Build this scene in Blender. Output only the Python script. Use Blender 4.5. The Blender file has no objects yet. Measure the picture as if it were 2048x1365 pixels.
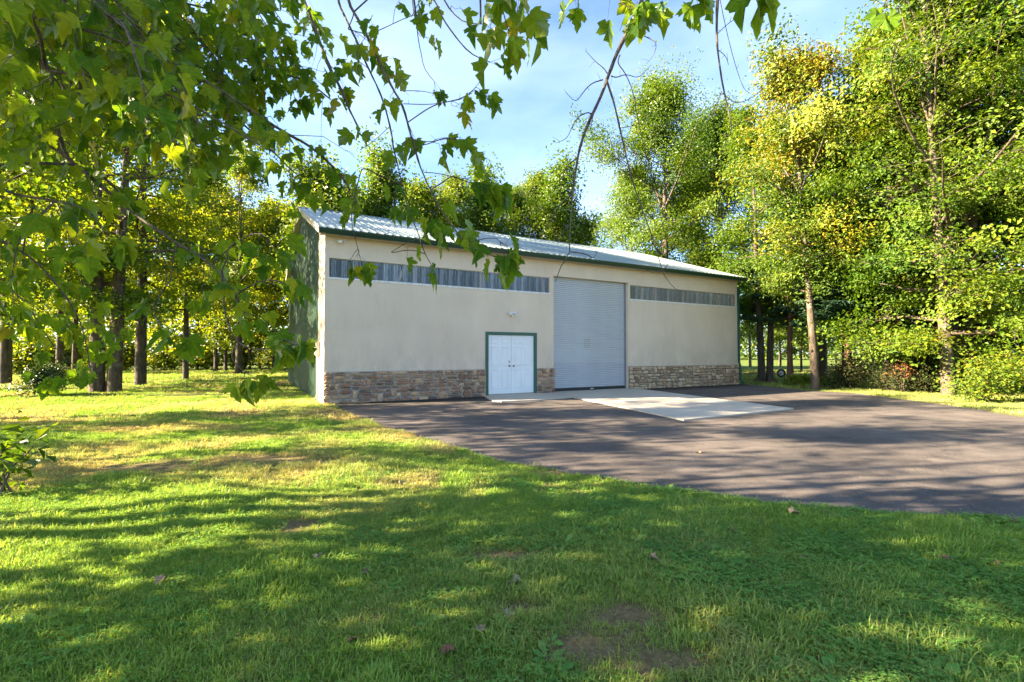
import bpy, bmesh, math, random
import numpy as np
from mathutils import Vector, Matrix, Euler

R = math.radians
sc = bpy.context.scene
C = sc.collection
rng = np.random.default_rng(11)
random.seed(11)

# ------------------------------------------------------------------ camera
F_PX, PITCH, CAM_H = 963.3, 0.0254, 1.432
cam = bpy.data.cameras.new('camera')
cam.sensor_width = 36.0
cam.lens = 36.0 * F_PX / 2048.0
cam.clip_start, cam.clip_end = 0.05, 3000
cam_ob = bpy.data.objects.new('camera', cam)
cam_ob.location = (0, 0, CAM_H)
cam_ob.rotation_euler = (math.pi / 2 + PITCH, 0, 0)
C.objects.link(cam_ob)
sc.camera = cam_ob

# ------------------------------------------------------------------ sky, sun, exposure
SUN_EL, SUN_AZ = 23.5, -99.5
world = bpy.data.worlds.new('World')
sc.world = world
world.use_nodes = True
wn = world.node_tree
bg = wn.nodes['Background']
sky = wn.nodes.new('ShaderNodeTexSky')
sky.sky_type = 'NISHITA'
sky.sun_disc = False
sky.sun_elevation = R(SUN_EL)
sky.sun_rotation = R(SUN_AZ)
sky.air_density, sky.dust_density, sky.ozone_density = 0.9, 0.8, 4.0
# thin high cloud veils over the blue
wtc = wn.nodes.new('ShaderNodeTexCoord')
wmap = wn.nodes.new('ShaderNodeMapping')
wmap.inputs['Scale'].default_value = (1.0, 1.2, 2.4)
wmap.inputs['Rotation'].default_value = (0.2, 0.35, 0.5)
wnoise = wn.nodes.new('ShaderNodeTexNoise')
wnoise.inputs['Scale'].default_value = 2.1
wnoise.inputs['Detail'].default_value = 6
wnoise.inputs['Roughness'].default_value = 0.52
wramp = wn.nodes.new('ShaderNodeValToRGB')
wramp.color_ramp.elements[0].position = 0.40
wramp.color_ramp.elements[0].color = (0.0, 0.0, 0.0, 1)
wramp.color_ramp.elements[1].position = 0.80
wramp.color_ramp.elements[1].color = (0.18, 0.18, 0.18, 1)
wmix = wn.nodes.new('ShaderNodeMixRGB')
wmix.inputs[2].default_value = (7.6, 8.2, 9.0, 1)
L = wn.links.new
L(wtc.outputs['Generated'], wmap.inputs['Vector'])
L(wmap.outputs['Vector'], wnoise.inputs['Vector'])
L(wnoise.outputs['Fac'], wramp.inputs['Fac'])
L(wramp.outputs['Color'], wmix.inputs[0])
L(sky.outputs['Color'], wmix.inputs[1])
L(wmix.outputs['Color'], bg.inputs['Color'])
bg.inputs['Strength'].default_value = 0.05

sun = bpy.data.lights.new('sun', 'SUN')
sun.energy = 5.0
sun.angle = R(0.53)
sun.color = (1.0, 0.81, 0.57)
sun_ob = bpy.data.objects.new('sun', sun)
sdir = Vector((math.sin(R(SUN_AZ)) * math.cos(R(SUN_EL)), math.cos(R(SUN_AZ)) * math.cos(R(SUN_EL)), math.sin(R(SUN_EL))))
sun_ob.rotation_euler = sdir.to_track_quat('Z', 'Y').to_euler()
sun_ob.location = sdir * 60
C.objects.link(sun_ob)

sc.view_settings.view_transform = 'Standard'
sc.view_settings.look = 'None'
sc.view_settings.exposure = 3.35
sc.view_settings.gamma = 1.0
sc.view_settings.use_curve_mapping = False
sc.render.engine = 'CYCLES'
sc.cycles.max_bounces = 6
sc.cycles.diffuse_bounces = 4
sc.cycles.transmission_bounces = 4
sc.cycles.transparent_max_bounces = 6
sc.cycles.use_denoising = True

# ------------------------------------------------------------------ helpers
def at(px, py, Y):
    """Point at forward distance Y on the sight line through photo pixel (px, py)."""
    a, b = (px - 1024) / F_PX, -(py - 682.5) / F_PX
    cp, sp = math.cos(PITCH), math.sin(PITCH)
    d = np.array([a, cp - b * sp, sp + b * cp])
    return np.array([0, 0, CAM_H]) + d * (Y / d[1])

def ground_at(px, py, z=0.0):
    a, b = (px - 1024) / F_PX, -(py - 682.5) / F_PX
    cp, sp = math.cos(PITCH), math.sin(PITCH)
    d = np.array([a, cp - b * sp, sp + b * cp])
    return np.array([0, 0, CAM_H]) + d * ((z - CAM_H) / d[2])

def project(P):
    P = np.atleast_2d(P)
    x, y, z = P[:, 0], P[:, 1], P[:, 2] - CAM_H
    cp, sp = math.cos(PITCH), math.sin(PITCH)
    zz = y * cp + z * sp
    yy = -y * sp + z * cp
    zs = np.where(np.abs(zz) < 1e-4, 1e-4, zz)
    return np.stack([1024 + F_PX * x / zs, 682.5 - F_PX * yy / zs, zz], 1)

def nodes_of(m):
    m.use_nodes = True
    nt = m.node_tree
    return nt, nt.nodes['Principled BSDF']

def noise(nt, scale, detail=4, rough=0.55, coord='Object', stretch=None, rot=None):
    n = nt.nodes.new('ShaderNodeTexNoise')
    n.inputs['Scale'].default_value = scale
    n.inputs['Detail'].default_value = detail
    n.inputs['Roughness'].default_value = rough
    if coord == 'Position':
        g = nt.nodes.new('ShaderNodeNewGeometry')
        src = g.outputs['Position']
    else:
        src = nt.nodes.new('ShaderNodeTexCoord').outputs[coord]
    if stretch or rot:
        mp = nt.nodes.new('ShaderNodeMapping')
        if stretch: mp.inputs['Scale'].default_value = stretch
        if rot: mp.inputs['Rotation'].default_value = rot
        nt.links.new(src, mp.inputs['Vector'])
        src = mp.outputs['Vector']
    nt.links.new(src, n.inputs['Vector'])
    return n.outputs['Fac']

def ramp(nt, fac, stops):
    r = nt.nodes.new('ShaderNodeValToRGB')
    e = r.color_ramp.elements
    while len(e) < len(stops): e.new(0.5)
    for k, (p, c) in enumerate(stops):
        e[k].position = p
        e[k].color = (*c, 1) if len(c) == 3 else c
    nt.links.new(fac, r.inputs['Fac'])
    return r.outputs['Color']

def mix(nt, fac, a, b, mode='MIX'):
    m = nt.nodes.new('ShaderNodeMixRGB')
    m.blend_type = mode
    for i, v in ((0, fac), (1, a), (2, b)):
        if hasattr(v, 'links'): nt.links.new(v, m.inputs[i])
        elif i == 0: m.inputs[0].default_value = v
        else: m.inputs[i].default_value = (*v, 1)
    return m.outputs[0]

def bump(nt, bsdf, height, strength, dist=0.02):
    b = nt.nodes.new('ShaderNodeBump')
    b.inputs['Strength'].default_value = strength
    b.inputs['Distance'].default_value = dist
    nt.links.new(height, b.inputs['Height'])
    nt.links.new(b.outputs['Normal'], bsdf.inputs['Normal'])

def g3(v): return (v, v, v)

def plain(name, col, rough=0.5, metal=0.0, var=0.12, scale=3.0, bmp=0.0, bscale=40.0, spec=0.5, stretch=None):
    m = bpy.data.materials.new(name)
    nt, b = nodes_of(m)
    n = noise(nt, scale, 5, stretch=stretch)
    c = ramp(nt, n, [(0.3, tuple(x * (1 - var) for x in col)), (0.7, tuple(min(1, x * (1 + var)) for x in col))])
    nt.links.new(c, b.inputs['Base Color'])
    b.inputs['Roughness'].default_value = rough
    b.inputs['Metallic'].default_value = metal
    b.inputs['Specular IOR Level'].default_value = spec
    if bmp: bump(nt, b, noise(nt, bscale, 4), bmp)
    return m

def leaf_material(name, stops, trans=0.5, tcol=(1.45, 1.25, 0.40), gloss=0.06, objrandom=False, veins=False):
    m = bpy.data.materials.new(name)
    m.use_nodes = True
    nt = m.node_tree
    nt.nodes.clear()
    out = nt.nodes.new('ShaderNodeOutputMaterial')
    if objrandom:
        fac = nt.nodes.new('ShaderNodeObjectInfo').outputs['Random']
    else:
        a = nt.nodes.new('ShaderNodeAttribute')
        a.attribute_name = 'tint'
        fac = a.outputs['Fac']
    col = ramp(nt, fac, stops)
    if veins:
        uv = nt.nodes.new('ShaderNodeUVMap')
        nv = nt.nodes.new('ShaderNodeTexNoise')
        nv.inputs['Scale'].default_value = 5
        nt.links.new(uv.outputs['UV'], nv.inputs['Vector'])
        col = mix(nt, 0.35, col, ramp(nt, nv.outputs['Fac'], [(0.35, g3(0.35)), (0.7, g3(1.0))]), 'MULTIPLY')
        sx = nt.nodes.new('ShaderNodeSeparateXYZ')
        nt.links.new(uv.outputs['UV'], sx.inputs[0])
        def M(op, a, b=None):
            n = nt.nodes.new('ShaderNodeMath'); n.operation = op
            for i, v in enumerate((a, b)):
                if v is None: continue
                if hasattr(v, 'links'): nt.links.new(v, n.inputs[i])
                else: n.inputs[i].default_value = v
            return n.outputs[0]
        ax = M('ABSOLUTE', M('SUBTRACT', sx.outputs[0], 0.5))
        d2 = M('ABSOLUTE', M('SUBTRACT', M('MULTIPLY', ax, 0.68), M('MULTIPLY', sx.outputs[1], 0.73)))
        d = M('MINIMUM', ax, d2)
        line = M('LESS_THAN', d, 0.014)
        col = mix(nt, M('MULTIPLY', line, 0.3), col, (0.26, 0.30, 0.07))
    dif = nt.nodes.new('ShaderNodeBsdfDiffuse')
    tr = nt.nodes.new('ShaderNodeBsdfTranslucent')
    gl = nt.nodes.new('ShaderNodeBsdfGlossy')
    gl.inputs['Roughness'].default_value = 0.5
    gl.inputs['Color'].default_value = (1, 1, 1, 1)
    nt.links.new(col, dif.inputs['Color'])
    nt.links.new(mix(nt, 1.0, col, tcol, 'MULTIPLY'), tr.inputs['Color'])
    m1 = nt.nodes.new('ShaderNodeMixShader'); m1.inputs[0].default_value = trans
    m2 = nt.nodes.new('ShaderNodeMixShader')
    fr = nt.nodes.new('ShaderNodeFresnel'); fr.inputs['IOR'].default_value = 1.38
    fm = nt.nodes.new('ShaderNodeMath'); fm.operation = 'MULTIPLY'; fm.inputs[1].default_value = gloss * 1.1
    nt.links.new(fr.outputs[0], fm.inputs[0])
    nt.links.new(fm.outputs[0], m2.inputs[0])
    nt.links.new(dif.outputs[0], m1.inputs[1]); nt.links.new(tr.outputs[0], m1.inputs[2])
    nt.links.new(m1.outputs[0], m2.inputs[1]); nt.links.new(gl.outputs[0], m2.inputs[2])
    nt.links.new(m2.outputs[0], out.inputs['Surface'])
    return m

def bark_material(name, dark, light, sc_=9.0, bstr=0.6, lichen=None):
    m = bpy.data.materials.new(name)
    nt, b = nodes_of(m)
    n = noise(nt, sc_, 8, 0.7, stretch=(1, 1, 0.28))
    c = ramp(nt, n, [(0.36, dark), (0.62, light)])
    if lichen:
        l = noise(nt, 2.6, 6, 0.6)
        c = mix(nt, ramp(nt, l, [(0.55, g3(0)), (0.66, g3(0.75))]), c, lichen)
    nt.links.new(c, b.inputs['Base Color'])
    b.inputs['Roughness'].default_value = 0.9
    b.inputs['Specular IOR Level'].default_value = 0.2
    bump(nt, b, n, bstr, 0.04)
    return m

# mesh from numpy arrays; faces is a list of int arrays, each (n, k)
def np_mesh(name, V, faces, mat=None, attrs=None, smooth=False, uv=None):
    me = bpy.data.meshes.new(name)
    V = np.asarray(V, np.float32)
    me.vertices.add(len(V))
    me.vertices.foreach_set('co', V.ravel())
    faces = [np.asarray(f, np.int32) for f in faces if len(f)]
    loops = np.concatenate([f.ravel() for f in faces])
    tot = np.concatenate([np.full(len(f), f.shape[1], np.int32) for f in faces])
    start = np.concatenate([[0], np.cumsum(tot)[:-1]]).astype(np.int32)
    me.loops.add(len(loops))
    me.loops.foreach_set('vertex_index', loops)
    me.polygons.add(len(tot))
    me.polygons.foreach_set('loop_start', start)
    try: me.polygons.foreach_set('loop_total', tot)
    except Exception: pass
    me.polygons.foreach_set('use_smooth', np.full(len(tot), smooth, bool))
    for k, a in (attrs or {}).items():
        at_ = me.attributes.new(k, 'FLOAT', 'POINT')
        at_.data.foreach_set('value', np.asarray(a, np.float32))
    if uv is not None:
        u = me.uv_layers.new(name='UVMap')
        u.data.foreach_set('uv', np.asarray(uv, np.float32)[loops].ravel())
    if mat: me.materials.append(mat)
    me.update(calc_edges=True)
    me.validate()
    return me

class MB:
    """collects simple shapes into one mesh"""
    def __init__(s): s.v, s.f = [], []
    def add(s, vs, fs):
        o = len(s.v)
        s.v += [tuple(map(float, v)) for v in vs]
        s.f += [tuple(i + o for i in f) for f in fs]
        return s
    def box(s, x0, x1, y0, y1, z0, z1):
        return s.add([(x0, y0, z0), (x1, y0, z0), (x1, y1, z0), (x0, y1, z0), (x0, y0, z1), (x1, y0, z1), (x1, y1, z1), (x0, y1, z1)],
                     [(0, 3, 2, 1), (4, 5, 6, 7), (0, 1, 5, 4), (1, 2, 6, 5), (2, 3, 7, 6), (3, 0, 4, 7)])
    def prism(s, poly, axis, a, b):
        """poly: 2-D outline swept along an axis from a to b"""
        n = len(poly)
        def p(q, t):
            return {'x': (t, q[0], q[1]), 'y': (q[0], t, q[1]), 'z': (q[0], q[1], t)}[axis]
        vs = [p(q, a) for q in poly] + [p(q, b) for q in poly]
        return s.add(vs, [tuple(range(n)), tuple(range(2 * n - 1, n - 1, -1))] + [(i, i + n, (i + 1) % n + n, (i + 1) % n) for i in range(n)])
    def tube(s, pts, r, n=8, caps=True):
        V, Fc = tube_np(np.array(pts, float), np.full(len(pts), r) if np.isscalar(r) else np.array(r, float), n)
        o = len(s.v)
        s.add(V, Fc)
        if caps:
            s.f.append(tuple(o + i for i in range(n - 1, -1, -1)))
            s.f.append(tuple(o + (len(pts) - 1) * n + i for i in range(n)))
        return s
    def lathe(s, c, axis, prof, n=16):
        """prof: (distance along axis, radius)"""
        ax = Vector(axis).normalized()
        a = ax.orthogonal().normalized(); b = ax.cross(a)
        vs = []
        for t, r in prof:
            for k in range(n):
                w = 2 * math.pi * k / n
                vs.append(Vector(c) + ax * t + (a * math.cos(w) + b * math.sin(w)) * r)
        fs = [(i * n + k, i * n + (k + 1) % n, (i + 1) * n + (k + 1) % n, (i + 1) * n + k) for i in range(len(prof) - 1) for k in range(n)]
        fs += [tuple(range(n - 1, -1, -1)), tuple((len(prof) - 1) * n + k for k in range(n))]
        return s.add(vs, fs)
    def mesh(s, name, mat, smooth=False, bevel=0.0):
        me = bpy.data.meshes.new(name)
        me.from_pydata(s.v, [], s.f)
        bm = bmesh.new(); bm.from_mesh(me)
        bmesh.ops.recalc_face_normals(bm, faces=bm.faces)
        if bevel:
            bmesh.ops.bevel(bm, geom=list(bm.edges), offset=bevel, segments=1, affect='EDGES', clamp_overlap=True)
        bm.to_mesh(me); bm.free()
        me.materials.append(mat)
        if smooth: me.polygons.foreach_set('use_smooth', np.ones(len(me.polygons), bool))
        me.update()
        return me

def tube_np(P, rad, n=6):
    T = np.gradient(P, axis=0)
    T /= np.linalg.norm(T, axis=1, keepdims=True) + 1e-9
    mean = T.mean(0)
    ref = np.eye(3)[np.argmin(np.abs(mean))]
    A = np.cross(T, ref); A /= np.linalg.norm(A, axis=1, keepdims=True) + 1e-9
    B = np.cross(T, A)
    w = np.linspace(0, 2 * np.pi, n, endpoint=False)
    V = P[:, None, :] + rad[:, None, None] * (A[:, None, :] * np.cos(w)[None, :, None] + B[:, None, :] * np.sin(w)[None, :, None])
    k = len(P)
    i = np.arange(k - 1)[:, None] * n
    j = np.arange(n)[None, :]
    Fc = np.stack([i + j, i + (j + 1) % n, i + n + (j + 1) % n, i + n + j], -1).reshape(-1, 4)
    return V.reshape(-1, 3), Fc

def join_np(parts):
    V, Fs, o = [], [], 0
    for v, f in parts:
        V.append(v); Fs.append(f + o); o += len(v)
    return np.concatenate(V), np.concatenate(Fs)

def ob(name, me, parent=None, loc=None, rot=None, scale=None):
    o = bpy.data.objects.new(name, me)
    C.objects.link(o)
    if parent is not None: o.parent = parent
    if loc is not None: o.location = loc
    if rot is not None: o.rotation_euler = rot
    if scale is not None: o.scale = scale
    return o

def tag(o, label=None, cat=None, group=None, kind=None):
    if label: o['label'] = label
    if cat: o['category'] = cat
    if group: o['group'] = group
    if kind: o['kind'] = kind
    return o

def unit(v):
    return v / (np.linalg.norm(v, axis=-1, keepdims=True) + 1e-9)

# ------------------------------------------------------------------ building frame
TH, BX, BY = 0.5078, -5.311, 13.605
BC, BS = math.cos(TH), math.sin(TH)
LEN, DEP = 18.09, 12.5
def uv_world(u, v): return np.array([BX + u * BC - v * BS, BY + u * BS + v * BC])
def world_uv(x, y):
    return (x - BX) * BC + (y - BY) * BS, -(x - BX) * BS + (y - BY) * BC

def inside(poly, x, y):
    res = np.zeros(len(x), bool)
    n = len(poly)
    for i in range(n):
        x0, y0 = poly[i]; x1, y1 = poly[(i + 1) % n]
        c = ((y0 > y) != (y1 > y)) & (x < (x1 - x0) * (y - y0) / ((y1 - y0) if y1 != y0 else 1e-9) + x0)
        res ^= c
    return res

# ------------------------------------------------------------------ ground
near_edge = [(-5.0, 13.45), (-4.62, 12.85), (-4.40, 12.45), (-2.61, 9.55), (-1.36, 8.01), (-0.6, 6.95), (-0.16, 6.42), (0.46, 5.93), (0.99, 5.62),
             (1.3, 5.36), (1.66, 5.12), (1.99, 4.9), (2.3, 4.71), (2.68, 4.53), (3.24, 4.35), (3.81, 4.23), (4.34, 4.13), (6, 3.9), (9, 3.6), (14, 3.4), (24, 3.4)]
far_edge = [(24, 8.2), (14.5, 8.4), (12.3, 9.2), (11.75, 11.08), (12.05, 14.1), (12.25, 17.4), (11.2, 18.7), (10.85, 21.9), (10.75, 22.45)]
def rough_line(pts, step, amp, seed):
    r = np.random.default_rng(seed); out = []
    for (a, b), (c, d) in zip(pts[:-1], pts[1:]):
        n = max(1, int(math.hypot(c - a, d - b) / step))
        for k in range(n):
            t = k / n
            out.append((a + (c - a) * t + r.normal(0, amp), b + (d - b) * t + r.normal(0, amp)))
    out.append(pts[-1])
    return out
back = [tuple(uv_world(18.1, 0.12)), tuple(uv_world(0.0, 0.12))]
asphalt_poly = rough_line(near_edge, 0.14, 0.022, 3) + rough_line(far_edge, 0.3, 0.03, 4) + back
bld_poly = [tuple(uv_world(u, v)) for u, v in ((-0.03, -0.05), (LEN, -0.05), (LEN, DEP), (-0.03, DEP))]

def gz(x, y):
    """height of the lawn"""
    x, y = np.asarray(x, float), np.asarray(y, float)
    sh_ = x.shape
    x, y = x.ravel(), y.ravel()
    d2 = np.full(len(x), 1e9)
    for (a, b_), (c_, e_) in zip(near_edge[:-1], near_edge[1:]):
        vx, vy = c_ - a, e_ - b_
        t = np.clip(((x - a) * vx + (y - b_) * vy) / (vx * vx + vy * vy), 0, 1)
        d2 = np.minimum(d2, (x - a - t * vx) ** 2 + (y - b_ - t * vy) ** 2)
    out_ = (~inside(near_edge + far_edge + [(10.5, 22.6), (-5.3, 13.7)], x, y)) & (y < 13)
    k = np.where(out_, np.clip(np.sqrt(d2) / 1.2, 0, 1), 0)
    z = 0.03 * np.sin(x * 0.9 + 1.3) * np.sin(y * 0.7 + 0.4) + 0.015 * np.sin(x * 2.3 + y * 1.7) + 0.03
    return (z * k - 0.006).reshape(sh_)

LAWN = bpy.data.materials.new('lawn_soil')
nt, b = nodes_of(LAWN)
n1 = noise(nt, 0.35, 5, 0.6, 'Position')
n2 = noise(nt, 6.0, 6, 0.7, 'Position')
n3 = noise(nt, 40.0, 4, 0.7, 'Position')
cg = ramp(nt, n2, [(0.3, (0.050, 0.085, 0.016)), (0.6, (0.11, 0.15, 0.028)), (0.8, (0.17, 0.19, 0.05))])
cs = ramp(nt, n3, [(0.3, (0.10, 0.058, 0.032)), (0.55, (0.22, 0.14, 0.08)), (0.75, (0.36, 0.245, 0.15))])
geo = nt.nodes.new('ShaderNodeNewGeometry')
ln = nt.nodes.new('ShaderNodeVectorMath'); ln.operation = 'LENGTH'
nt.links.new(geo.outputs['Position'], ln.inputs[0])
far = nt.nodes.new('ShaderNodeMapRange')
far.inputs['From Min'].default_value, far.inputs['From Max'].default_value = 5.0, 24.0
far.inputs['To Min'].default_value, far.inputs['To Max'].default_value = 0.25, 1.0
nt.links.new(ln.outputs['Value'], far.inputs['Value'])
col = mix(nt, far.outputs[0], cs, cg)
col = mix(nt, ramp(nt, n1, [(0.55, g3(0)), (0.7, g3(0.5))]), col, (0.21, 0.18, 0.075))
nt.links.new(col, b.inputs['Base Color'])
b.inputs['Roughness'].default_value = 1.0
b.inputs['Specular IOR Level'].default_value = 0.1
bump(nt, b, n3, 0.8, 0.03)

gx = np.sinh(np.linspace(-6.2, 6.2, 221)) * 2.0
gy = np.sinh(np.linspace(-6.2, 6.2, 221)) * 2.0 + 4
GX, GY = np.meshgrid(gx, gy)
GZ = gz(GX, GY)
n = 221
idx = np.arange(n * n).reshape(n, n)
quads = np.stack([idx[:-1, :-1], idx[:-1, 1:], idx[1:, 1:], idx[1:, :-1]], -1).reshape(-1, 4)
tag(ob('lawn', np_mesh('lawn', np.stack([GX, GY, GZ], -1).reshape(-1, 3), [quads], LAWN, smooth=True)), kind='structure')

ASPH = bpy.data.materials.new('asphalt')
nt, b = nodes_of(ASPH)
n1 = noise(nt, 0.5, 5, 0.6, 'Position')
n2 = noise(nt, 75.0, 3, 0.8, 'Position')
n3 = noise(nt, 3.0, 6, 0.65, 'Position')
c = ramp(nt, n1, [(0.35, (0.066, 0.056, 0.050)), (0.65, (0.108, 0.091, 0.080))])
c = mix(nt, 0.6, c, ramp(nt, n2, [(0.32, g3(0.35)), (0.55, g3(0.95)), (0.72, g3(2.2))]), 'MULTIPLY')
c = mix(nt, 0.7, c, ramp(nt, n3, [(0.3, g3(0.55)), (0.5, g3(1.0)), (0.72, g3(1.3))]), 'MULTIPLY')
c = mix(nt, ramp(nt, noise(nt, 1.1, 3, 0.5, 'Position', stretch=(1, 2.2, 1)), [(0.54, g3(0)), (0.70, g3(0.28))]), c, (0.20, 0.17, 0.145))
c = mix(nt, ramp(nt, noise(nt, 38.0, 2, 0.5, 'Position'), [(0.68, g3(0)), (0.73, g3(0.7))]), c, (0.30, 0.27, 0.24))
c = mix(nt, ramp(nt, noise(nt, 0.8, 2, 0.4, 'Position', rot=(0, 0, 1.0)), [(0.60, g3(0)), (0.74, g3(0.5))]), c, (0.035, 0.032, 0.03))
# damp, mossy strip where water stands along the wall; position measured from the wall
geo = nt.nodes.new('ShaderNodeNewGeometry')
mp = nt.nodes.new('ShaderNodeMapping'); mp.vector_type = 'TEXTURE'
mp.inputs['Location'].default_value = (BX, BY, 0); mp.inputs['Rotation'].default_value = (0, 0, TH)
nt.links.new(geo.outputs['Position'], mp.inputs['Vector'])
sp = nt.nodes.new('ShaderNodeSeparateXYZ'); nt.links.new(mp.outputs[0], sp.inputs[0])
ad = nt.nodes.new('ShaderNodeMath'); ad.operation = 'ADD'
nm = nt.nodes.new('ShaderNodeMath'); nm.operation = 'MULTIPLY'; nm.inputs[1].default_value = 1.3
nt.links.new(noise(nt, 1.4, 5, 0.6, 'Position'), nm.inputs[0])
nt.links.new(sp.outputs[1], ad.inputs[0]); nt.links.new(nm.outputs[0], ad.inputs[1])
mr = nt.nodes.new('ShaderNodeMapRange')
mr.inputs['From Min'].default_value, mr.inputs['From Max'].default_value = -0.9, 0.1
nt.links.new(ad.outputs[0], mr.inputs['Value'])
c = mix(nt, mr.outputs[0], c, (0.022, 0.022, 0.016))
# fine cracks
vo = nt.nodes.new('ShaderNodeTexVoronoi'); vo.feature = 'DISTANCE_TO_EDGE'; vo.inputs['Scale'].default_value = 0.22
wv = nt.nodes.new('ShaderNodeTexNoise'); wv.inputs['Scale'].default_value = 2.2; wv.inputs['Detail'].default_value = 6
nt.links.new(geo.outputs['Position'], wv.inputs['Vector'])
wm = nt.nodes.new('ShaderNodeVectorMath'); wm.operation = 'MULTIPLY_ADD'
wm.inputs[1].default_value = (0.9, 0.9, 0.0)
nt.links.new(wv.outputs['Color'], wm.inputs[0]); nt.links.new(geo.outputs['Position'], wm.inputs[2])
nt.links.new(wm.outputs[0], vo.inputs['Vector'])
c = mix(nt, ramp(nt, vo.outputs['Distance'], [(0.0, g3(0.7)), (0.004, g3(0))]), c, (0.03, 0.027, 0.024))
nt.links.new(c, b.inputs['Base Color'])
b.inputs['Roughness'].default_value = 0.88
b.inputs['Specular IOR Level'].default_value = 0.3
bump(nt, b, n2, 0.5, 0.006)
me = bpy.data.meshes.new('asphalt')
me.from_pydata([(x, y, 0.004) for x, y in asphalt_poly], [], [tuple(range(len(asphalt_poly)))])
me.materials.append(ASPH)
tag(ob('driveway', me), kind='structure')

CONC = bpy.data.materials.new('concrete')
nt, b = nodes_of(CONC)
c = ramp(nt, noise(nt, 0.9, 6, 0.6, 'Position'), [(0.3, (0.38, 0.335, 0.265)), (0.7, (0.47, 0.42, 0.335))])
c = mix(nt, 0.35, c, ramp(nt, noise(nt, 60, 4, 0.7, 'Position'), [(0.3, g3(0.7)), (0.7, g3(1.1))]), 'MULTIPLY')
c = mix(nt, ramp(nt, noise(nt, 2.5, 6, 0.7, 'Position'), [(0.58, g3(0)), (0.8, g3(0.35))]), c, (0.25, 0.22, 0.17))
nt.links.new(c, b.inputs['Base Color']); b.inputs['Roughness'].default_value = 0.85
AZ = 0.035
def apx(px, py):
    p = ground_at(px, py, AZ); return (p[0], p[1])
apron = [tuple(uv_world(4.97, 0.1)), tuple(uv_world(4.97, -0.04)), apx(985, 801), apx(1003, 803), apx(1080, 799.5), apx(1146.3, 794.5), apx(1250, 815), apx(1367.7, 839.5), apx(1480, 828), apx(1588, 817),
         apx(1430, 797), tuple(uv_world(11.75, -0.06)), tuple(uv_world(11.45, 0.18)), tuple(uv_world(7.75, 0.18))]
m_ = MB().prism(apron, 'z', -0.05, AZ)
tag(ob('concrete_apron', m_.mesh('concrete_apron', CONC)), kind='structure')
jt = MB()   # saw-cut control joint between walkway and apron
a_, b_ = np.array(apx(1146.3, 794.5)), uv_world(7.75, 0.0)
dj = unit(np.array([b_ - a_]))[0]; nj = np.array([-dj[1], dj[0]]) * 0.008
DARK = plain('joint_dirt', (0.07, 0.06, 0.05), 0.95)

# ------------------------------------------------------------------ building
STUCCO = bpy.data.materials.new('stucco')
nt, b = nodes_of(STUCCO)
c = ramp(nt, noise(nt, 0.7, 6, 0.6), [(0.3, (0.62, 0.505, 0.385)), (0.7, (0.70, 0.58, 0.45))])
c = mix(nt, 0.25, c, ramp(nt, noise(nt, 1.3, 6, 0.65, stretch=(1, 1, 0.25)), [(0.35, g3(0.8)), (0.65, g3(1.05))]), 'MULTIPLY')
c = mix(nt, ramp(nt, noise(nt, 2.4, 7, 0.7, stretch=(1.6, 1, 0.5)), [(0.56, g3(0)), (0.78, g3(0.28))]), c, (0.30, 0.27, 0.22))
sx_ = nt.nodes.new('ShaderNodeSeparateXYZ'); nt.links.new(nt.nodes.new('ShaderNodeTexCoord').outputs['Object'], sx_.inputs[0])
gm = nt.nodes.new('ShaderNodeMapRange'); gm.inputs['From Min'].default_value, gm.inputs['From Max'].default_value = 2.0, 0.85
nt.links.new(sx_.outputs[2], gm.inputs['Value'])
gq = nt.nodes.new('ShaderNodeMath'); gq.operation = 'MULTIPLY'
nt.links.new(gm.outputs[0], gq.inputs[0]); nt.links.new(ramp(nt, noise(nt, 1.8, 6, 0.7, stretch=(1.5, 1, .6)), [(0.4, g3(0)), (0.75, g3(0.5))]), gq.inputs[1])
c = mix(nt, gq.outputs[0], c, (0.27, 0.23, 0.17))
nt.links.new(c, b.inputs['Base Color']); b.inputs['Roughness'].default_value = 0.9
b.inputs['Specular IOR Level'].default_value = 0.2
bump(nt, b, noise(nt, 90, 4, 0.7), 0.35, 0.008)
GREEN_PANEL = plain('green_steel', (0.011, 0.043, 0.021), 0.38, 0.0, 0.18, 2.0, stretch=(1, 1, 0.3))
GREEN_TRIM = plain('green_trim', (0.008, 0.075, 0.046), 0.4, 0.0, 0.12)
GUTTER = plain('green_gutter', (0.010, 0.042, 0.027), 0.32, 0.0, 0.12, 1.5)
SOFFIT = plain('soffit_beige', (0.40, 0.35, 0.27), 0.6)
ROOFM = bpy.data.materials.new('roof_steel')
nt, b = nodes_of(ROOFM)
c = ramp(nt, noise(nt, 0.8, 6, 0.6, stretch=(1, 0.3, 1)), [(0.3, (0.17, 0.215, 0.195)), (0.7, (0.25, 0.30, 0.275))])
c = mix(nt, 0.35, c, ramp(nt, noise(nt, 4.0, 6, 0.7, stretch=(2, 0.3, 1)), [(0.35, g3(0.72)), (0.7, g3(1.05))]), 'MULTIPLY')
nt.links.new(c, b.inputs['Base Color']); b.inputs['Roughness'].default_value = 0.42; b.inputs['Metallic'].default_value = 0.3
WHITE = plain('white_paint', (0.72, 0.74, 0.75), 0.45, 0, 0.04)
METAL = plain('dull_nickel', (0.30, 0.28, 0.25), 0.35, 0.9, 0.1)
BLACK = plain('black_rubber', (0.02, 0.02, 0.02), 0.7)
SLAT = plain('door_slat_grey', (0.52, 0.535, 0.56), 0.42, 0.15, 0.05, 1.2)
SLAT2 = plain('door_slat_grey_lower', (0.47, 0.485, 0.52), 0.5, 0.15, 0.07, 1.2)  # lower slats, slightly darker and rougher than the upper ones
WOOD = plain('stud_lumber', (0.75, 0.48, 0.30), 0.8, 0, 0.2, 6, stretch=(6, 6, 1))
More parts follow.
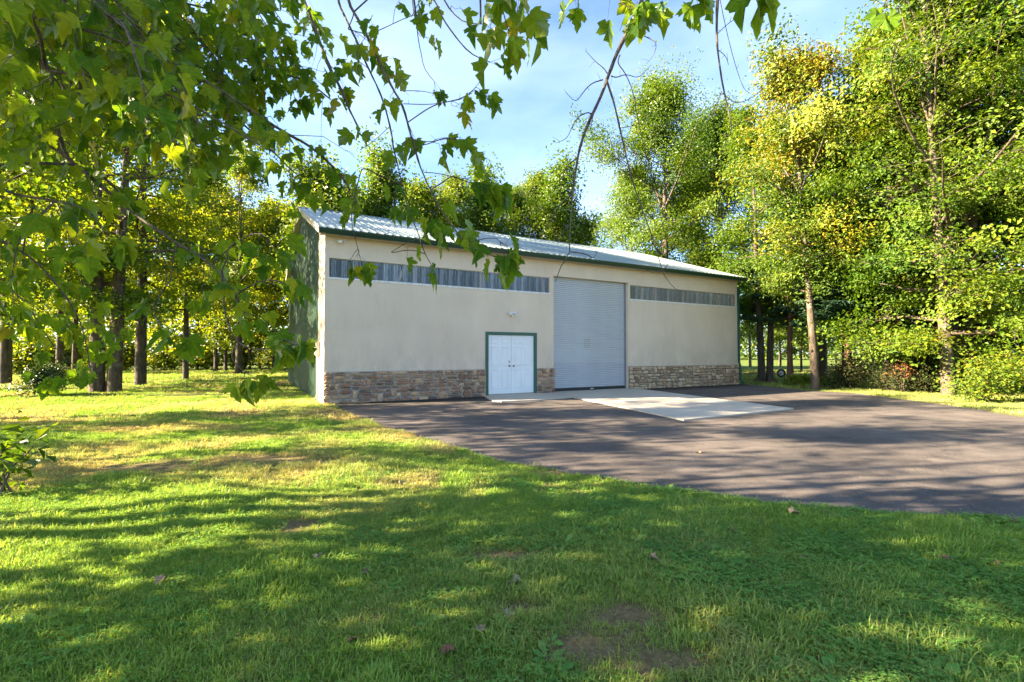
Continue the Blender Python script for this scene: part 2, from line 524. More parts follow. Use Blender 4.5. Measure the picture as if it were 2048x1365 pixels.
CLOSURE = plain('white_closure_strip', (0.66, 0.65, 0.62), 0.7, 0, 0.25, 12)
GREYBOX = plain('meter_box_grey', (0.34, 0.35, 0.33), 0.5, 0.2, 0.1)

barn = bpy.data.objects.new('storage_building', None)
C.objects.link(barn)
barn.location = (BX, BY, 0); barn.rotation_euler = (0, 0, TH)
tag(barn, 'long beige stucco building with green gable wall, stone base and roll-up door', 'building')

def part(name, mb_or_me, m=None, parent=barn, **k):
    me = mb_or_me.mesh(name, m, **{x: k.pop(x) for x in ('smooth', 'bevel') if x in k}) if isinstance(mb_or_me, MB) else mb_or_me
    return ob(name, me, parent, **k)

EAVE = 4.78
ov = 0.29
RISE = 2.29 / 6.54
def roof_z(v):
    v = min(v, DEP - v)
    return 4.93 + (v + ov) * RISE
D0, D1, DH = 5.065, 7.067, 2.153
R0, R1, RH = 7.80, 11.373, 4.24
W1 = (0.12, 7.624); W2 = (11.48, 18.0); WZ = (3.597, 4.161)
us = [0, W1[0], D0 + .07, D1 - .07, W1[1], R0, R1, W2[0], W2[1], LEN]
zs = [-0.1, DH - .07, WZ[0], WZ[1], RH, EAVE]
def is_open(u, z):
    return (D0 < u < D1 and z < DH - .07) or (R0 < u < R1 and z < RH) or (WZ[0] < z < WZ[1] and (W1[0] < u < W1[1] or W2[0] < u < W2[1]))
wall = MB(); T = 0.22
for i in range(len(us) - 1):
    for j in range(len(zs) - 1):
        u0, u1, z0, z1 = us[i], us[i + 1], zs[j], zs[j + 1]
        if is_open((u0 + u1) / 2, (z0 + z1) / 2): continue
        wall.add([(u0, 0, z0), (u1, 0, z0), (u1, 0, z1), (u0, 0, z1)], [(0, 1, 2, 3)])
        wall.add([(u0, T, z0), (u1, T, z0), (u1, T, z1), (u0, T, z1)], [(3, 2, 1, 0)])
        for k, (di, dj) in enumerate(((-1, 0), (1, 0), (0, -1), (0, 1))):
            a, b_i = i + di, j + dj
            edge = a < 0 or a >= len(us) - 1 or b_i < 0 or b_i >= len(zs) - 1
            if not edge and not is_open((us[a] + us[a + 1]) / 2, (zs[b_i] + zs[b_i + 1]) / 2): continue
            q = [[(u0, 0, z0), (u0, T, z0), (u0, T, z1), (u0, 0, z1)], [(u1, 0, z0), (u1, T, z0), (u1, T, z1), (u1, 0, z1)],
                 [(u0, 0, z0), (u1, 0, z0), (u1, T, z0), (u0, T, z0)], [(u0, 0, z1), (u1, 0, z1), (u1, T, z1), (u0, T, z1)]][k]
            wall.add(q, [(0, 1, 2, 3)])
# stuccoed return at the near corner, up to the sloping roof edge
RET = 1.32
wall.prism([(0.222, -0.1), (RET, -0.1), (RET, roof_z(RET) - 0.06), (0.222, roof_z(0.222) - 0.06)], 'x', 0.0, 0.15)
wall.prism([(-0.0, EAVE + 0.002), (0.22, EAVE + 0.002), (0.22, roof_z(0.22) - 0.06), (0.0, roof_z(0) - 0.06)], 'x', 0.0, 0.15)
part('front_wall', wall, STUCCO)
part('wall_cap', MB().box(0.152, LEN - .02, 0.002, 0.215, EAVE, EAVE + .12), STUCCO)

# green ribbed steel on the gable end, one sheet after another
side = MB().prism([(RET + .003, -0.1), (DEP, -0.1), (DEP, roof_z(DEP) - .1), (DEP / 2, roof_z(DEP / 2) - .1), (RET + .003, roof_z(RET) - .1)], 'x', 0.03, 0.12)
side_o = part('gable_wall', side, GREEN_PANEL)
npan = 12
pw = (DEP - RET - 0.02) / npan
for k in range(npan):
    v0 = RET + 0.004 + k * pw
    pv, pu = [], []
    for r_ in range(4):
        s0 = v0 + pw * r_ / 4
        q = pw / 4
        pv += [s0, s0 + q * .60, s0 + q * .68, s0 + q * .90, s0 + q * .98]
        pu += [0.012, 0.012, -0.012, -0.012, 0.012]
    pv.append(v0 + pw - 0.003); pu.append(0.012)
    nv = len(pv)
    V = [(pu[i], pv[i], -0.04) for i in range(nv)] + [(pu[i], pv[i], roof_z(pv[i]) - 0.09) for i in range(nv)]
    Fq = np.array([(i, i + nv, i + nv + 1, i + 1) for i in range(nv - 1)])
    part('wall_panel', np_mesh('wall_panel', V, [Fq], GREEN_PANEL), parent=side_o)
part('corner_trim', MB().box(-0.014, 0.02, RET - .055, RET + .055, -0.05, roof_z(RET) - .08), GREEN_TRIM)
part('rear_wall', MB().box(0.1, LEN - .1, DEP - .12, DEP, -0.1, EAVE), GREEN_PANEL)
part('far_gable_wall', MB().prism([(0.223, -0.1), (DEP - .123, -0.1), (DEP - .123, roof_z(DEP) - .12), (DEP / 2, roof_z(DEP / 2) - .12), (0.223, roof_z(0) - .05)], 'x', LEN - .12, LEN), GREEN_PANEL)

# roof: deck, ribbed sheets, ridge cap, rake boards
RU0, RU1 = -0.17, LEN + 0.17
deck = MB()
deck.prism([(-ov + .01, 4.93 - .07), (DEP / 2, roof_z(DEP / 2) - .07), (DEP + ov - .01, 4.93 - .07), (DEP / 2, roof_z(DEP / 2) - .09)], 'x', RU0 + .02, RU1 - .02)
roof = part('roof', deck, SOFFIT)
npan = 20
pw = (RU1 - RU0) / npan
sl = math.hypot(DEP / 2 + ov, (DEP / 2 + ov) * RISE)
def roof_sheet():
    pu, pz = [], []
    for r_ in range(4):
        q = pw / 4; s0 = r_ * q
        pu += [s0, s0 + q * .55, s0 + q * .66, s0 + q * .84, s0 + q * .95]
        pz += [0, 0, 0.028, 0.028, 0]
    pu.append(pw - .004); pz.append(0)
    nv = len(pu)
    V = []
    for t in (0, 1):
        for a, h in zip(pu, pz): V.append((a, t * (DEP / 2 + ov), h + t * (DEP / 2 + ov) * RISE))
    for a, h in zip(pu, pz): V.append((a, 0, -0.012 + h))
    Fq = [(i, i + 1, i + nv + 1, i + nv) for i in range(nv - 1)] + [(i + 2 * nv, i + 1 + 2 * nv, i + 1, i) for i in range(nv - 1)]
    return np_mesh('roof_panel', V, [np.array(Fq)], ROOFM)
rs = roof_sheet()
for k in range(npan):
    part('roof_panel', rs, parent=roof, loc=(RU0 + k * pw, -ov - .02, 4.93))
    part('roof_panel', rs, parent=roof, loc=(RU0 + (k + 1) * pw, DEP + ov + .02, 4.93), rot=(0, 0, math.pi))
zr = roof_z(DEP / 2)
part('ridge_cap', MB().prism([(DEP / 2 - .16, zr - .02), (DEP / 2, zr + .045), (DEP / 2 + .16, zr - .02), (DEP / 2 + .15, zr - .035), (DEP / 2, zr + .02), (DEP / 2 - .15, zr - .035)], 'x', RU0 - .01, RU1 + .01), ROOFM, parent=roof)
for u in (RU0 - .02, RU1):
    rk = MB()
    for s_ in (0, 1):
        f_ = (lambda v: DEP - v) if s_ else (lambda v: v)
        rk.prism([(f_(-ov), 4.93 - .17), (f_(DEP / 2), zr - .17), (f_(DEP / 2), zr + .03), (f_(-ov), 4.93 + .03)], 'x', u, u + .02)
    part('rake_board', rk, SOFFIT if u < 0 else GREEN_TRIM)
    part('rake_soffit', MB().prism([(-ov + .02, 4.93 - .15), (DEP / 2, zr - .15), (DEP + ov - .02, 4.93 - .15), (DEP / 2, zr - .165)], 'x', min(u + .021, LEN + .002) if u < 0 else LEN + .001, 0.0 if u < 0 else u - .001), SOFFIT)
part('soffit', MB().box(RU0 + .02, RU1 - .02, -ov + .02, -0.002, EAVE - .005, EAVE + .012), SOFFIT)
part('fascia', MB().box(RU0 + .005, RU1 - .005, -ov - .0, -ov + .018, EAVE - .03, 4.90), SOFFIT)
gp = [(-ov - .003, 4.765), (-ov - .075, 4.765), (-ov - .095, 4.80), (-ov - .125, 4.86), (-ov - .135, 4.90), (-ov - .125, 4.91), (-ov - .115, 4.895), (-ov - .105, 4.86), (-ov - .07, 4.78), (-ov - .016, 4.78), (-ov - .016, 4.90), (-ov - .003, 4.90)]
gut = MB().prism(gp, 'x', RU0 - .03, RU1 + .03)
gpe = [(-ov - .003, 4.765), (-ov - .075, 4.765), (-ov - .095, 4.80), (-ov - .125, 4.86), (-ov - .135, 4.91), (-ov - .003, 4.91)]
gut.prism(gpe, 'x', RU0 - .034, RU0 - .0305); gut.prism(gpe, 'x', RU1 + .0305, RU1 + .034)
part('gutter', gut, GUTTER)
def rect_pipe(pts, w, d):
    m = MB()
    P = [np.array(p) for p in pts]
    rings = []
    for p in P: rings.append([(p[0] - w / 2, p[1] - d / 2, p[2]), (p[0] + w / 2, p[1] - d / 2, p[2]), (p[0] + w / 2, p[1] + d / 2, p[2]), (p[0] - w / 2, p[1] + d / 2, p[2])])
    vs = [q for r_ in rings for q in r_]
    fs = [(i * 4 + k, i * 4 + (k + 1) % 4, (i + 1) * 4 + (k + 1) % 4, (i + 1) * 4 + k) for i in range(len(P) - 1) for k in range(4)]
    fs += [(3, 2, 1, 0), tuple(len(vs) - 4 + k for k in range(4))]
    return m.add(vs, fs)
UD = LEN + .01
dsp = part('downspout', rect_pipe([(UD + .08, -ov - .06, 4.77), (UD + .08, -ov - .06, 4.70), (UD, -.06, 4.48), (UD, -.06, 1.0), (UD + .01, -.11, .82), (UD + .01, -.11, .20), (UD + .02, -.30, .07)], .085, .075), GREEN_TRIM)
for z_ in (1.3, 2.8, 4.2): part('strap', MB().box(UD - .055, UD + .055, -.102, -.02, z_, z_ + .03), GREEN_TRIM, parent=dsp)

# stone veneer, every stone its own piece
def stone_material(name, stops, tone):
    m = bpy.data.materials.new(name)
    nt, b = nodes_of(m)
    rn = nt.nodes.new('ShaderNodeObjectInfo').outputs['Random']
    c = ramp(nt, rn, stops)
    n_ = noise(nt, 14, 7, 0.7, 'Position', stretch=(1, 1, 2.2))
    c = mix(nt, 0.75, c, ramp(nt, n_, [(0.3, g3(0.45)), (0.5, g3(0.95)), (0.72, g3(1.45))]), 'MULTIPLY')
    n2_ = noise(nt, 5, 4, 0.6, 'Position')
    c = mix(nt, ramp(nt, n2_, [(0.5, g3(0)), (0.68, g3(0.6))]), c, tone)
    nt.links.new(c, b.inputs['Base Color']); b.inputs['Roughness'].default_value = 0.85
    bump(nt, b, n_, 0.8, 0.02)
    return m
STONE_A = stone_material('fieldstone_mauve', [(0.0, (0.092, 0.050, 0.036)), (0.14, (0.310, 0.165, 0.096)), (0.3, (0.517, 0.335, 0.184)), (0.42, (0.218, 0.100, 0.072)), (0.56, (0.575, 0.410, 0.240)), (0.68, (0.127, 0.090, 0.076)), (0.82, (0.460, 0.270, 0.152)), (1.0, (0.345, 0.180, 0.112))], (0.414, 0.280, 0.176))
STONE_B = stone_material('fieldstone_tan', [(0.0, (0.253, 0.150, 0.088)), (0.2, (0.483, 0.340, 0.200)), (0.4, (0.598, 0.440, 0.272)), (0.55, (0.380, 0.240, 0.144)), (0.7, (0.644, 0.500, 0.336)), (0.85, (0.299, 0.220, 0.152)), (1.0, (0.540, 0.370, 0.200))], (0.517, 0.380, 0.232))
MORTAR_A = plain('mortar', (0.36, 0.32, 0.27), 0.95, 0, 0.2, 10, 0.6)
MORTAR_B = plain('mortar_dark', (0.20, 0.17, 0.13), 0.95, 0, 0.2, 10, 0.6)
def stone_mesh(k, m):
    r = np.random.default_rng(100 + k)
    n_ = 9
    ang = np.linspace(0, 2 * np.pi, n_, endpoint=False) + r.uniform(-.15, .15, n_)
    cx, cz = np.cos(ang), np.sin(ang)
    p_ = 5.0                              # superellipse: squarish outline with worn corners
    rad = (np.abs(cx) ** p_ + np.abs(cz) ** p_) ** (-1 / p_) * r.uniform(.86, 1.02, n_)
    x, z = np.clip(cx * rad, -1, 1) * .5, np.clip(cz * rad, -1, 1) * .5
    d = r.uniform(.75, 1.0)
    rings = []
    for s_, y_ in ((1, 0.0), (1, -.55 * d), (.86, -.85 * d)):
        rings.append(np.stack([x * s_, np.full(n_, y_) + (r.uniform(-.1, .1, n_) if y_ else 0), z * s_], 1))
    inner = np.stack([x * .4 + r.uniform(-.05, .05), -d + r.uniform(-.16, .12, n_), z * .4], 1)
    V = np.concatenate(rings + [inner])
    q = np.array([(a * n_ + i, a * n_ + (i + 1) % n_, (a + 1) * n_ + (i + 1) % n_, (a + 1) * n_ + i) for a in range(3) for i in range(n_)])
    cap = np.array([[3 * n_ + i for i in range(n_)]])
    return np_mesh('stone', V, [q, cap], m)
stones_A = [stone_mesh(k, STONE_A) for k in range(14)]
stones_B = [stone_mesh(k + 14, STONE_B) for k in range(14)]
def split_wall(u0, u1, z0, z1, r):
    """irregular courses: some stones span two courses, some are split into thin ledges"""
    rows, z = [], z0
    while z < z1 - 1e-6:
        h = r.uniform(.085, .155)
        if z1 - z - h < .08: h = z1 - z
        rows.append((z, z + h)); z += h
    cells, blocked = [], []
    for k, (a, b_) in enumerate(rows):
        nxt, u = [], u0
        while u < u1 - 1e-6:
            hit = [q for q in blocked if q[0] <= u + 1e-6 < q[1] - 1e-6]
            if hit: u = hit[0][1]; continue
            lim = min([q[0] for q in blocked if q[0] > u + 1e-6] + [u1])
            w = r.choice([r.uniform(.11, .2), r.uniform(.2, .34), r.uniform(.34, .52)], p=[.32, .44, .24])
            if lim - u - w < .09: w = lim - u
            if w > .56: w *= .5
            t = r.random()
            if t < .20 and k < len(rows) - 1 and w < .34:
                top_ = rows[k + 1][0] + (rows[k + 1][1] - rows[k + 1][0])
                cells.append((u, u + w, a, top_)); nxt.append((u, u + w))
            elif t < .42 and w > .18:
                m_ = a + (b_ - a) * r.uniform(.38, .62)
                cells += [(u, u + w, a, m_), (u, u + w, m_, b_)]
            else: cells.append((u, u + w, a, b_))
            u += w
        blocked = nxt
    return cells
def veneer(u0, u1, meshes, mort, seed, zt=0.905):
    base = part('stone_base', MB().box(u0, u1, -0.045, -0.001, -0.08, zt), mort)
    r = np.random.default_rng(seed)
    for (a, b2, z0, z1) in split_wall(u0 + .0, u1, -0.03, zt - .005, r):
        mz = .008
        ang = r.uniform(-.03, .03)
        part('stone', meshes[r.integers(len(meshes))], parent=base,
             loc=((a + b2) / 2, -0.044, (z0 + z1) / 2), rot=(r.uniform(-.05, .05), ang, r.uniform(-.03, .03)),
             scale=(max(.05, b2 - a - 2 * mz), r.uniform(.035, .075), max(.03, z1 - z0 - 2 * mz)))
    return base
veneer(-0.01, D0 - .005, stones_A, MORTAR_A, 5)
veneer(D1 + .005, R0 + .01, stones_A, MORTAR_A, 6)
veneer(R1 - .005, LEN + .0, stones_B, MORTAR_B, 7)

# double entry door
fr_ = MB().box(D0, D0 + .10, -.035, .10, AZ - .06, DH).box(D1 - .10, D1, -.035, .10, AZ - .06, DH).box(D0 + .1, D1 - .1, -.033, .10, DH - .10, DH)
part('door_frame', fr_, GREEN_TRIM)
part('door_threshold', MB().box(D0 + .1, D1 - .1, -.01, .10, AZ - .002, AZ + .02), METAL)
dw = (D1 - D0 - .2) / 2
for k in range(2):
    a = D0 + .1 + k * dw + .004
    w_ = dw - .008
    leaf = part('door', MB().box(a, a + w_, .022, .062, AZ + .025, DH - .106), WHITE)
    zb, zt_ = AZ + .025, DH - .106
    hh = zt_ - zb
    cols = ((.13, .44), (.56, .87))
    rows = ((.085, .41), (.475, .80), (.85, .945))
    for (c0, c1) in cols:
        for (r0, r1) in rows:
            u0, u1, z0, z1 = a + w_ * c0, a + w_ * c1, zb + hh * r0, zb + hh * r1
            pm = MB()
            ins, y0 = .022, .0215
            o4 = [(u0, y0, z0), (u1, y0, z0), (u1, y0, z1), (u0, y0, z1)]
            g4 = [(u0 + .012, y0 - .013, z0 + .012), (u1 - .012, y0 - .013, z0 + .012), (u1 - .012, y0 - .013, z1 - .012), (u0 + .012, y0 - .013, z1 - .012)]
            h4 = [(u0 + .03, y0 - .001, z0 + .03), (u1 - .03, y0 - .001, z0 + .03), (u1 - .03, y0 - .001, z1 - .03), (u0 + .03, y0 - .001, z1 - .03)]
            i4 = [(u0 + .05, y0 - .008, z0 + .05), (u1 - .05, y0 - .008, z0 + .05), (u1 - .05, y0 - .008, z1 - .05), (u0 + .05, y0 - .008, z1 - .05)]
            if z1 - z0 < .13: i4 = [(x, y, z) for (x, y, z) in [(u0 + .04, y0 - .008, z0 + .035), (u1 - .04, y0 - .008, z0 + .035), (u1 - .04, y0 - .008, z1 - .035), (u0 + .04, y0 - .008, z1 - .035)]]
            fs = []
            for q in range(3):
                for e in range(4): fs.append((q * 4 + e, q * 4 + (e + 1) % 4, q * 4 + 4 + (e + 1) % 4, q * 4 + 4 + e))
            fs.append((12, 13, 14, 15))
            pm.add(o4 + g4 + h4 + i4, fs)
            part('door_panel', pm, WHITE, parent=leaf)
    ku = a + w_ - .075 if k == 0 else a + .075
    part('knob', MB().lathe((ku, .022, 1.0), (0, -1, 0), [(0, .034), (.008, .034), (.012, .014), (.03, .013), (.036, .026), (.052, .03), (.064, .022), (.068, .006)]), METAL, parent=leaf, smooth=True)
    if k == 0: part('deadbolt', MB().lathe((ku, .022, 1.15), (0, -1, 0), [(0, .03), (.012, .028), (.016, .016), (.02, .008)]), METAL, parent=leaf, smooth=True)

# roll-up door of interlocking slats
VD = 0.16
rdoor = part('roller_door', MB().box(R0 - .05, R1 + .05, VD + .05, VD + .058, .1, RH + .15), BLACK)
NS = 58
sh = (RH - .14 + .06) / NS
def slat_mesh(m):
    prof = []
    for t, d_ in ((0, .012), (.06, -.004), (.2, -.018), (.4, -.024), (.6, -.022), (.72, -.012), (.78, .010), (.99, .014)): prof.append((d_, t * sh))
    w_ = R1 - R0 - .10
    V = [(0, y, z) for y, z in prof] + [(w_, y, z) for y, z in prof]
    k_ = len(prof)
    return np_mesh('slat', V, [np.array([(i, i + k_, i + k_ + 1, i + 1) for i in range(k_ - 1)])], m)
s_upper, s_lower = slat_mesh(SLAT), slat_mesh(SLAT2)
for k in range(NS):
    part('slat', s_lower if k < 13 else s_upper, parent=rdoor, loc=(R0 + .05, VD + .035, .14 + k * sh))
part('bottom_seal', MB().box(R0 + .05, R1 - .05, VD - .01, VD + .045, AZ + .004, .139), BLACK, parent=rdoor)
part('lift_handle', MB().box((R0 + R1) / 2 - .0, (R0 + R1) / 2 + .13, VD - .03, VD - .0105, .075, .105), WHITE, parent=rdoor)
for a, b2 in ((R0 + .001, R0 + .055), (R1 - .055, R1 - .001)):
    part('guide_rail', MB().box(a, b2, VD - .03, VD + .049, AZ, RH + .05), plain('rail_grey', (0.25, 0.27, 0.29), .45, .5), parent=rdoor)
LABEL_B = plain('warning_label_cream', (0.50, 0.50, 0.43), .6)
LABEL_P = plain('label_ink', (0.11, 0.12, 0.12), .6)
lu, lz = 9.30, 1.68
plate, ink = MB(), MB()
for r_ in range(5):
    z_ = .14 + (int((lz - .14) / sh) + r_) * sh
    plate.box(lu, lu + .30, VD + .0145, VD + .0165, z_ + sh * .12, z_ + sh * .80)
    for (a, b2) in (((0, .30),) if r_ == 4 else ((0.01, .085), (.115, .195), (.22, .29))):
        ink.box(lu + a, lu + b2, VD + .0125, VD + .0140, z_ + sh * .16, z_ + sh * .48)
lab = part('warning_label', plate, LABEL_B, parent=rdoor)
part('print', ink, LABEL_P, parent=rdoor)

# clerestory strips of corrugated translucent sheet
def pane_material(name_, stops):
    PANE = bpy.data.materials.new(name_)
    PANE.use_nodes = True
    nt = PANE.node_tree; b = nt.nodes['Principled BSDF']
    n_ = noise(nt, 3.0, 6, 0.7, stretch=(5, 1, .22))
    c = ramp(nt, n_, stops)
    c = mix(nt, 0.7, c, ramp(nt, nt.nodes.new('ShaderNodeObjectInfo').outputs['Random'], [(0.0, (.45, .45, .42)), (.6, (1, 1, 1)), (1, (1.35, 1.35, 1.35))]), 'MULTIPLY')
    nt.links.new(c, b.inputs['Base Color'])
    b.inputs['Roughness'].default_value = 0.14
    b.inputs['Specular IOR Level'].default_value = 0.75
    tr = nt.nodes.new('ShaderNodeBsdfTransparent'); tr.inputs['Color'].default_value = (.80, .86, .92, 1)
    ms = nt.nodes.new('ShaderNodeMixShader')
    nt.links.new(ramp(nt, n_, [(0.3, g3(0.38)), (0.7, g3(0.66))]), ms.inputs[0])
    nt.links.new(tr.outputs[0], ms.inputs[1]); nt.links.new(b.outputs[0], ms.inputs[2])
    nt.links.new(ms.outputs[0], nt.nodes['Material Output'].inputs['Surface'])
    return PANE
PANE_L = pane_material('corrugated_translucent', [(0.34, (0.07, 0.078, 0.08)), (0.5, (0.22, 0.27, 0.33)), (0.66, (0.44, 0.51, 0.58))])
PANE_R = pane_material('corrugated_translucent_tree_reflection', [(0.34, (0.075, 0.07, 0.05)), (0.5, (0.20, 0.19, 0.14)), (0.66, (0.40, 0.38, 0.32))])  # brown-green reflection of the trees put into the sheet colour
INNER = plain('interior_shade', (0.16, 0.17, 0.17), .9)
def pane_mesh(w_, PANE):
    nw = 3; st = 8
    us_ = np.linspace(0, w_ - .018, nw * st + 1)
    ph = us_ / w_ * nw * 2 * np.pi
    y = .055 + .019 * np.sign(np.sin(ph)) * np.abs(np.sin(ph)) ** .6
    k_ = len(us_)
    V = np.concatenate([np.stack([us_, y, np.full(k_, WZ[0] + .0)], 1), np.stack([us_, y, np.full(k_, WZ[1])], 1)])
    i = np.arange(k_ - 1)
    return np_mesh('pane', V, [np.stack([i, i + 1, i + k_ + 1, i + k_], 1)], PANE)
for (a, b2), studs, brace in ((W1, (2.62, 4.87, 7.35), True), (W2, (12.9, 14.55, 16.75, 17.85), False)):
    npn = round((b2 - a) / .30); w_ = (b2 - a) / npn
    win = part('window_strip', MB().box(a, b2, .045, .09, WZ[0] - .001, WZ[0] + .018).box(a, b2, .045, .09, WZ[1] - .016, WZ[1] + .001), CLOSURE)
    pmesh = pane_mesh(w_, PANE_L if brace else PANE_R)
    for k in range(npn): part('pane', pmesh, parent=win, loc=(a + k * w_ + .003, 0, 0))
    part('sill_strip', MB().box(a - .02, b2 + .02, -.016, .044, WZ[0] - .045, WZ[0] + .004), CLOSURE, parent=win)
    part('top_flashing', MB().box(a - .02, b2 + .02, -.008, .044, WZ[1] - .004, WZ[1] + .022), STUCCO, parent=win)
    for s_ in studs: part('stud', MB().box(s_, s_ + .12, .078, .16, WZ[0] - .3, WZ[1] + .3), WOOD, parent=win)
    if brace:
        part('stud', MB().prism([(2.02, WZ[0] - .06), (2.13, WZ[0] - .06), (2.47, WZ[1] + .1), (2.36, WZ[1] + .1)], 'y', .078, .10), WOOD, parent=win)
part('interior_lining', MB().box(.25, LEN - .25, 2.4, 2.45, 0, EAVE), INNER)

# fixtures on the wall
fl = part('floodlight', MB().lathe((6.06, 0, 2.80), (0, -1, 0), [(0, .06), (.02, .06), (.035, .045), (.05, .02)]).tube([(6.06, -.045, 2.80), (6.06, -.08, 2.80)], .014), WHITE, smooth=True)
for s_ in (-1, 1):
    c0 = (6.06 + s_ * .045, -.075, 2.815)
    ax = (s_ * .55, -.75, -.25)
    part('lamp_head', MB().lathe(c0, ax, [(-.02, .012), (0, .03), (.05, .045), (.09, .056), (.105, .058), (.102, .05)], 14), WHITE, parent=fl, smooth=True)
part('motion_sensor', MB().lathe((6.06, -.06, 2.755), (0, -.5, -1), [(0, .02), (.02, .035), (.07, .033), (.085, .018)], 12), WHITE, parent=fl, smooth=True)
cm = part('security_camera', MB().lathe((.40, -.002, 4.63), (0, -1, 0), [(0, .045), (.012, .045), (.02, .03), (.05, .02)]), WHITE, smooth=True)
part('camera_body', MB().lathe((.36, -.075, 4.64), (.75, -.6, -.2), [(-.03, .03), (0, .045), (.1, .045), (.13, .042), (.132, .03)], 14), WHITE, parent=cm, smooth=True)
part('lens', MB().lathe((.463, -.157, 4.613), (.75, -.6, -.2), [(0, .026), (.004, .024), (.006, .01)], 12), BLACK, parent=cm, smooth=True)
bx_ = part('electric_box', MB().box(-.13, -.012, .72, .98, 1.36, 1.78), GREYBOX, bevel=.006)
part('box_cover', MB().box(-.145, -.1305, .735, .965, 1.38, 1.76), GREYBOX, parent=bx_, bevel=.004)
part('conduit', MB().tube([(-.06, .85, 1.36), (-.06, .85, .95), (-.06, .80, .85), (-.06, .80, -.05)], .035, 10), plain('conduit_cream', (.55, .49, .40), .6), parent=bx_, smooth=True)
part('cable', MB().tube([(-.03, .93, 1.36), (-.035, .95, .7), (-.04, 1.0, .3), (-.05, 1.35, .05), (-.06, 1.7, .0)], .008, 6), plain('grey_cable', (.42, .42, .40), .6), parent=bx_)

# ------------------------------------------------------------------ trees
BARK_GREY = bark_material('bark_grey', (0.040, 0.032, 0.025), (0.135, 0.11, 0.085))
BARK_MAPLE = bark_material('bark_maple', (0.035, 0.027, 0.020), (0.125, 0.096, 0.066), 11, 0.8, (0.14, 0.14, 0.105))
BARK_RED = bark_material('bark_pine', (0.055, 0.030, 0.020), (0.19, 0.105, 0.065), 10, 0.8)
BARK_DARK = bark_material('bark_dark', (0.030, 0.024, 0.018), (0.10, 0.08, 0.058))
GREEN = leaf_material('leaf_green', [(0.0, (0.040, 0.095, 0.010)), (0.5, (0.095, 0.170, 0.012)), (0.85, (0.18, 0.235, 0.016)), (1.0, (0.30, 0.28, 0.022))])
GREEN_LIT = leaf_material('leaf_green_lit', [(0.0, (0.040, 0.105, 0.010)), (0.5, (0.110, 0.182, 0.013)), (0.85, (0.19, 0.235, 0.017)), (1.0, (0.29, 0.28, 0.022))], 0.5)  # leaf green lightened for sunlit trees, sunlight put into the colour
WOODS_LIT = leaf_material('leaf_woods_lit', [(0.0, (0.055, 0.125, 0.011)), (0.5, (0.165, 0.235, 0.014)), (0.85, (0.28, 0.31, 0.018)), (1.0, (0.37, 0.34, 0.022))], 0.55)  # brighter leaf ramp for the left wood, backlit glow painted into it
AUTUMN = leaf_material('leaf_autumn', [(0.0, (0.050, 0.11, 0.012)), (0.40, (0.13, 0.185, 0.016)), (0.66, (0.26, 0.245, 0.020)), (1.0, (0.40, 0.25, 0.024))], 0.4)
DEEP = leaf_material('leaf_deep', [(0.0, (0.028, 0.060, 0.013)), (0.6, (0.055, 0.10, 0.017)), (1.0, (0.12, 0.15, 0.025))], 0.35)
NEEDLE = leaf_material('needles', [(0.0, (0.016, 0.042, 0.022)), (0.6, (0.035, 0.075, 0.036)), (1.0, (0.075, 0.11, 0.045))], 0.15, (1, 1, .8), 0.03)
HEDGE = leaf_material('leaf_hedge', [(0.0, (0.022, 0.032, 0.012)), (0.6, (0.045, 0.055, 0.016)), (1.0, (0.12, 0.09, 0.03))], 0.25)
ROSE = leaf_material('leaf_rust', [(0.0, (0.16, 0.09, 0.03)), (0.6, (0.34, 0.14, 0.05)), (1.0, (0.50, 0.22, 0.09))], 0.4, (1.1, 1, .7))

def leaf_quads(Cn, Nn, size, r, wide=0.62, fold=0.14):
    n_ = len(Cn)
    rv = r.normal(size=(n_, 3))
    t = unit(np.cross(Nn, rv)); b_ = np.cross(Nn, t)
    s_ = size[:, None]
    V = np.stack([Cn - t * s_ * .5, Cn + b_ * s_ * wide * .5 + Nn * s_ * fold - t * s_ * .06, Cn + t * s_ * .5 - Nn * s_ * .1, Cn - b_ * s_ * wide * .5 + Nn * s_ * fold - t * s_ * .06], 1).reshape(-1, 3)
    Fq = np.arange(4 * n_).reshape(n_, 4)
    return V, Fq

def prof_round(t): return max(.22, math.sin(math.pi * min(1, (t * .93 + .09))) ** .75)
def prof_oval(t): return .35 + .75 * math.sin(math.pi * min(1, t * .95 + .05)) ** .9 if t < .97 else .25
def prof_column(t): return .55 + .3 * math.sin(math.pi * t) if t < .9 else .35
def prof_low(t): return max(.25, 1.05 - .75 * t)

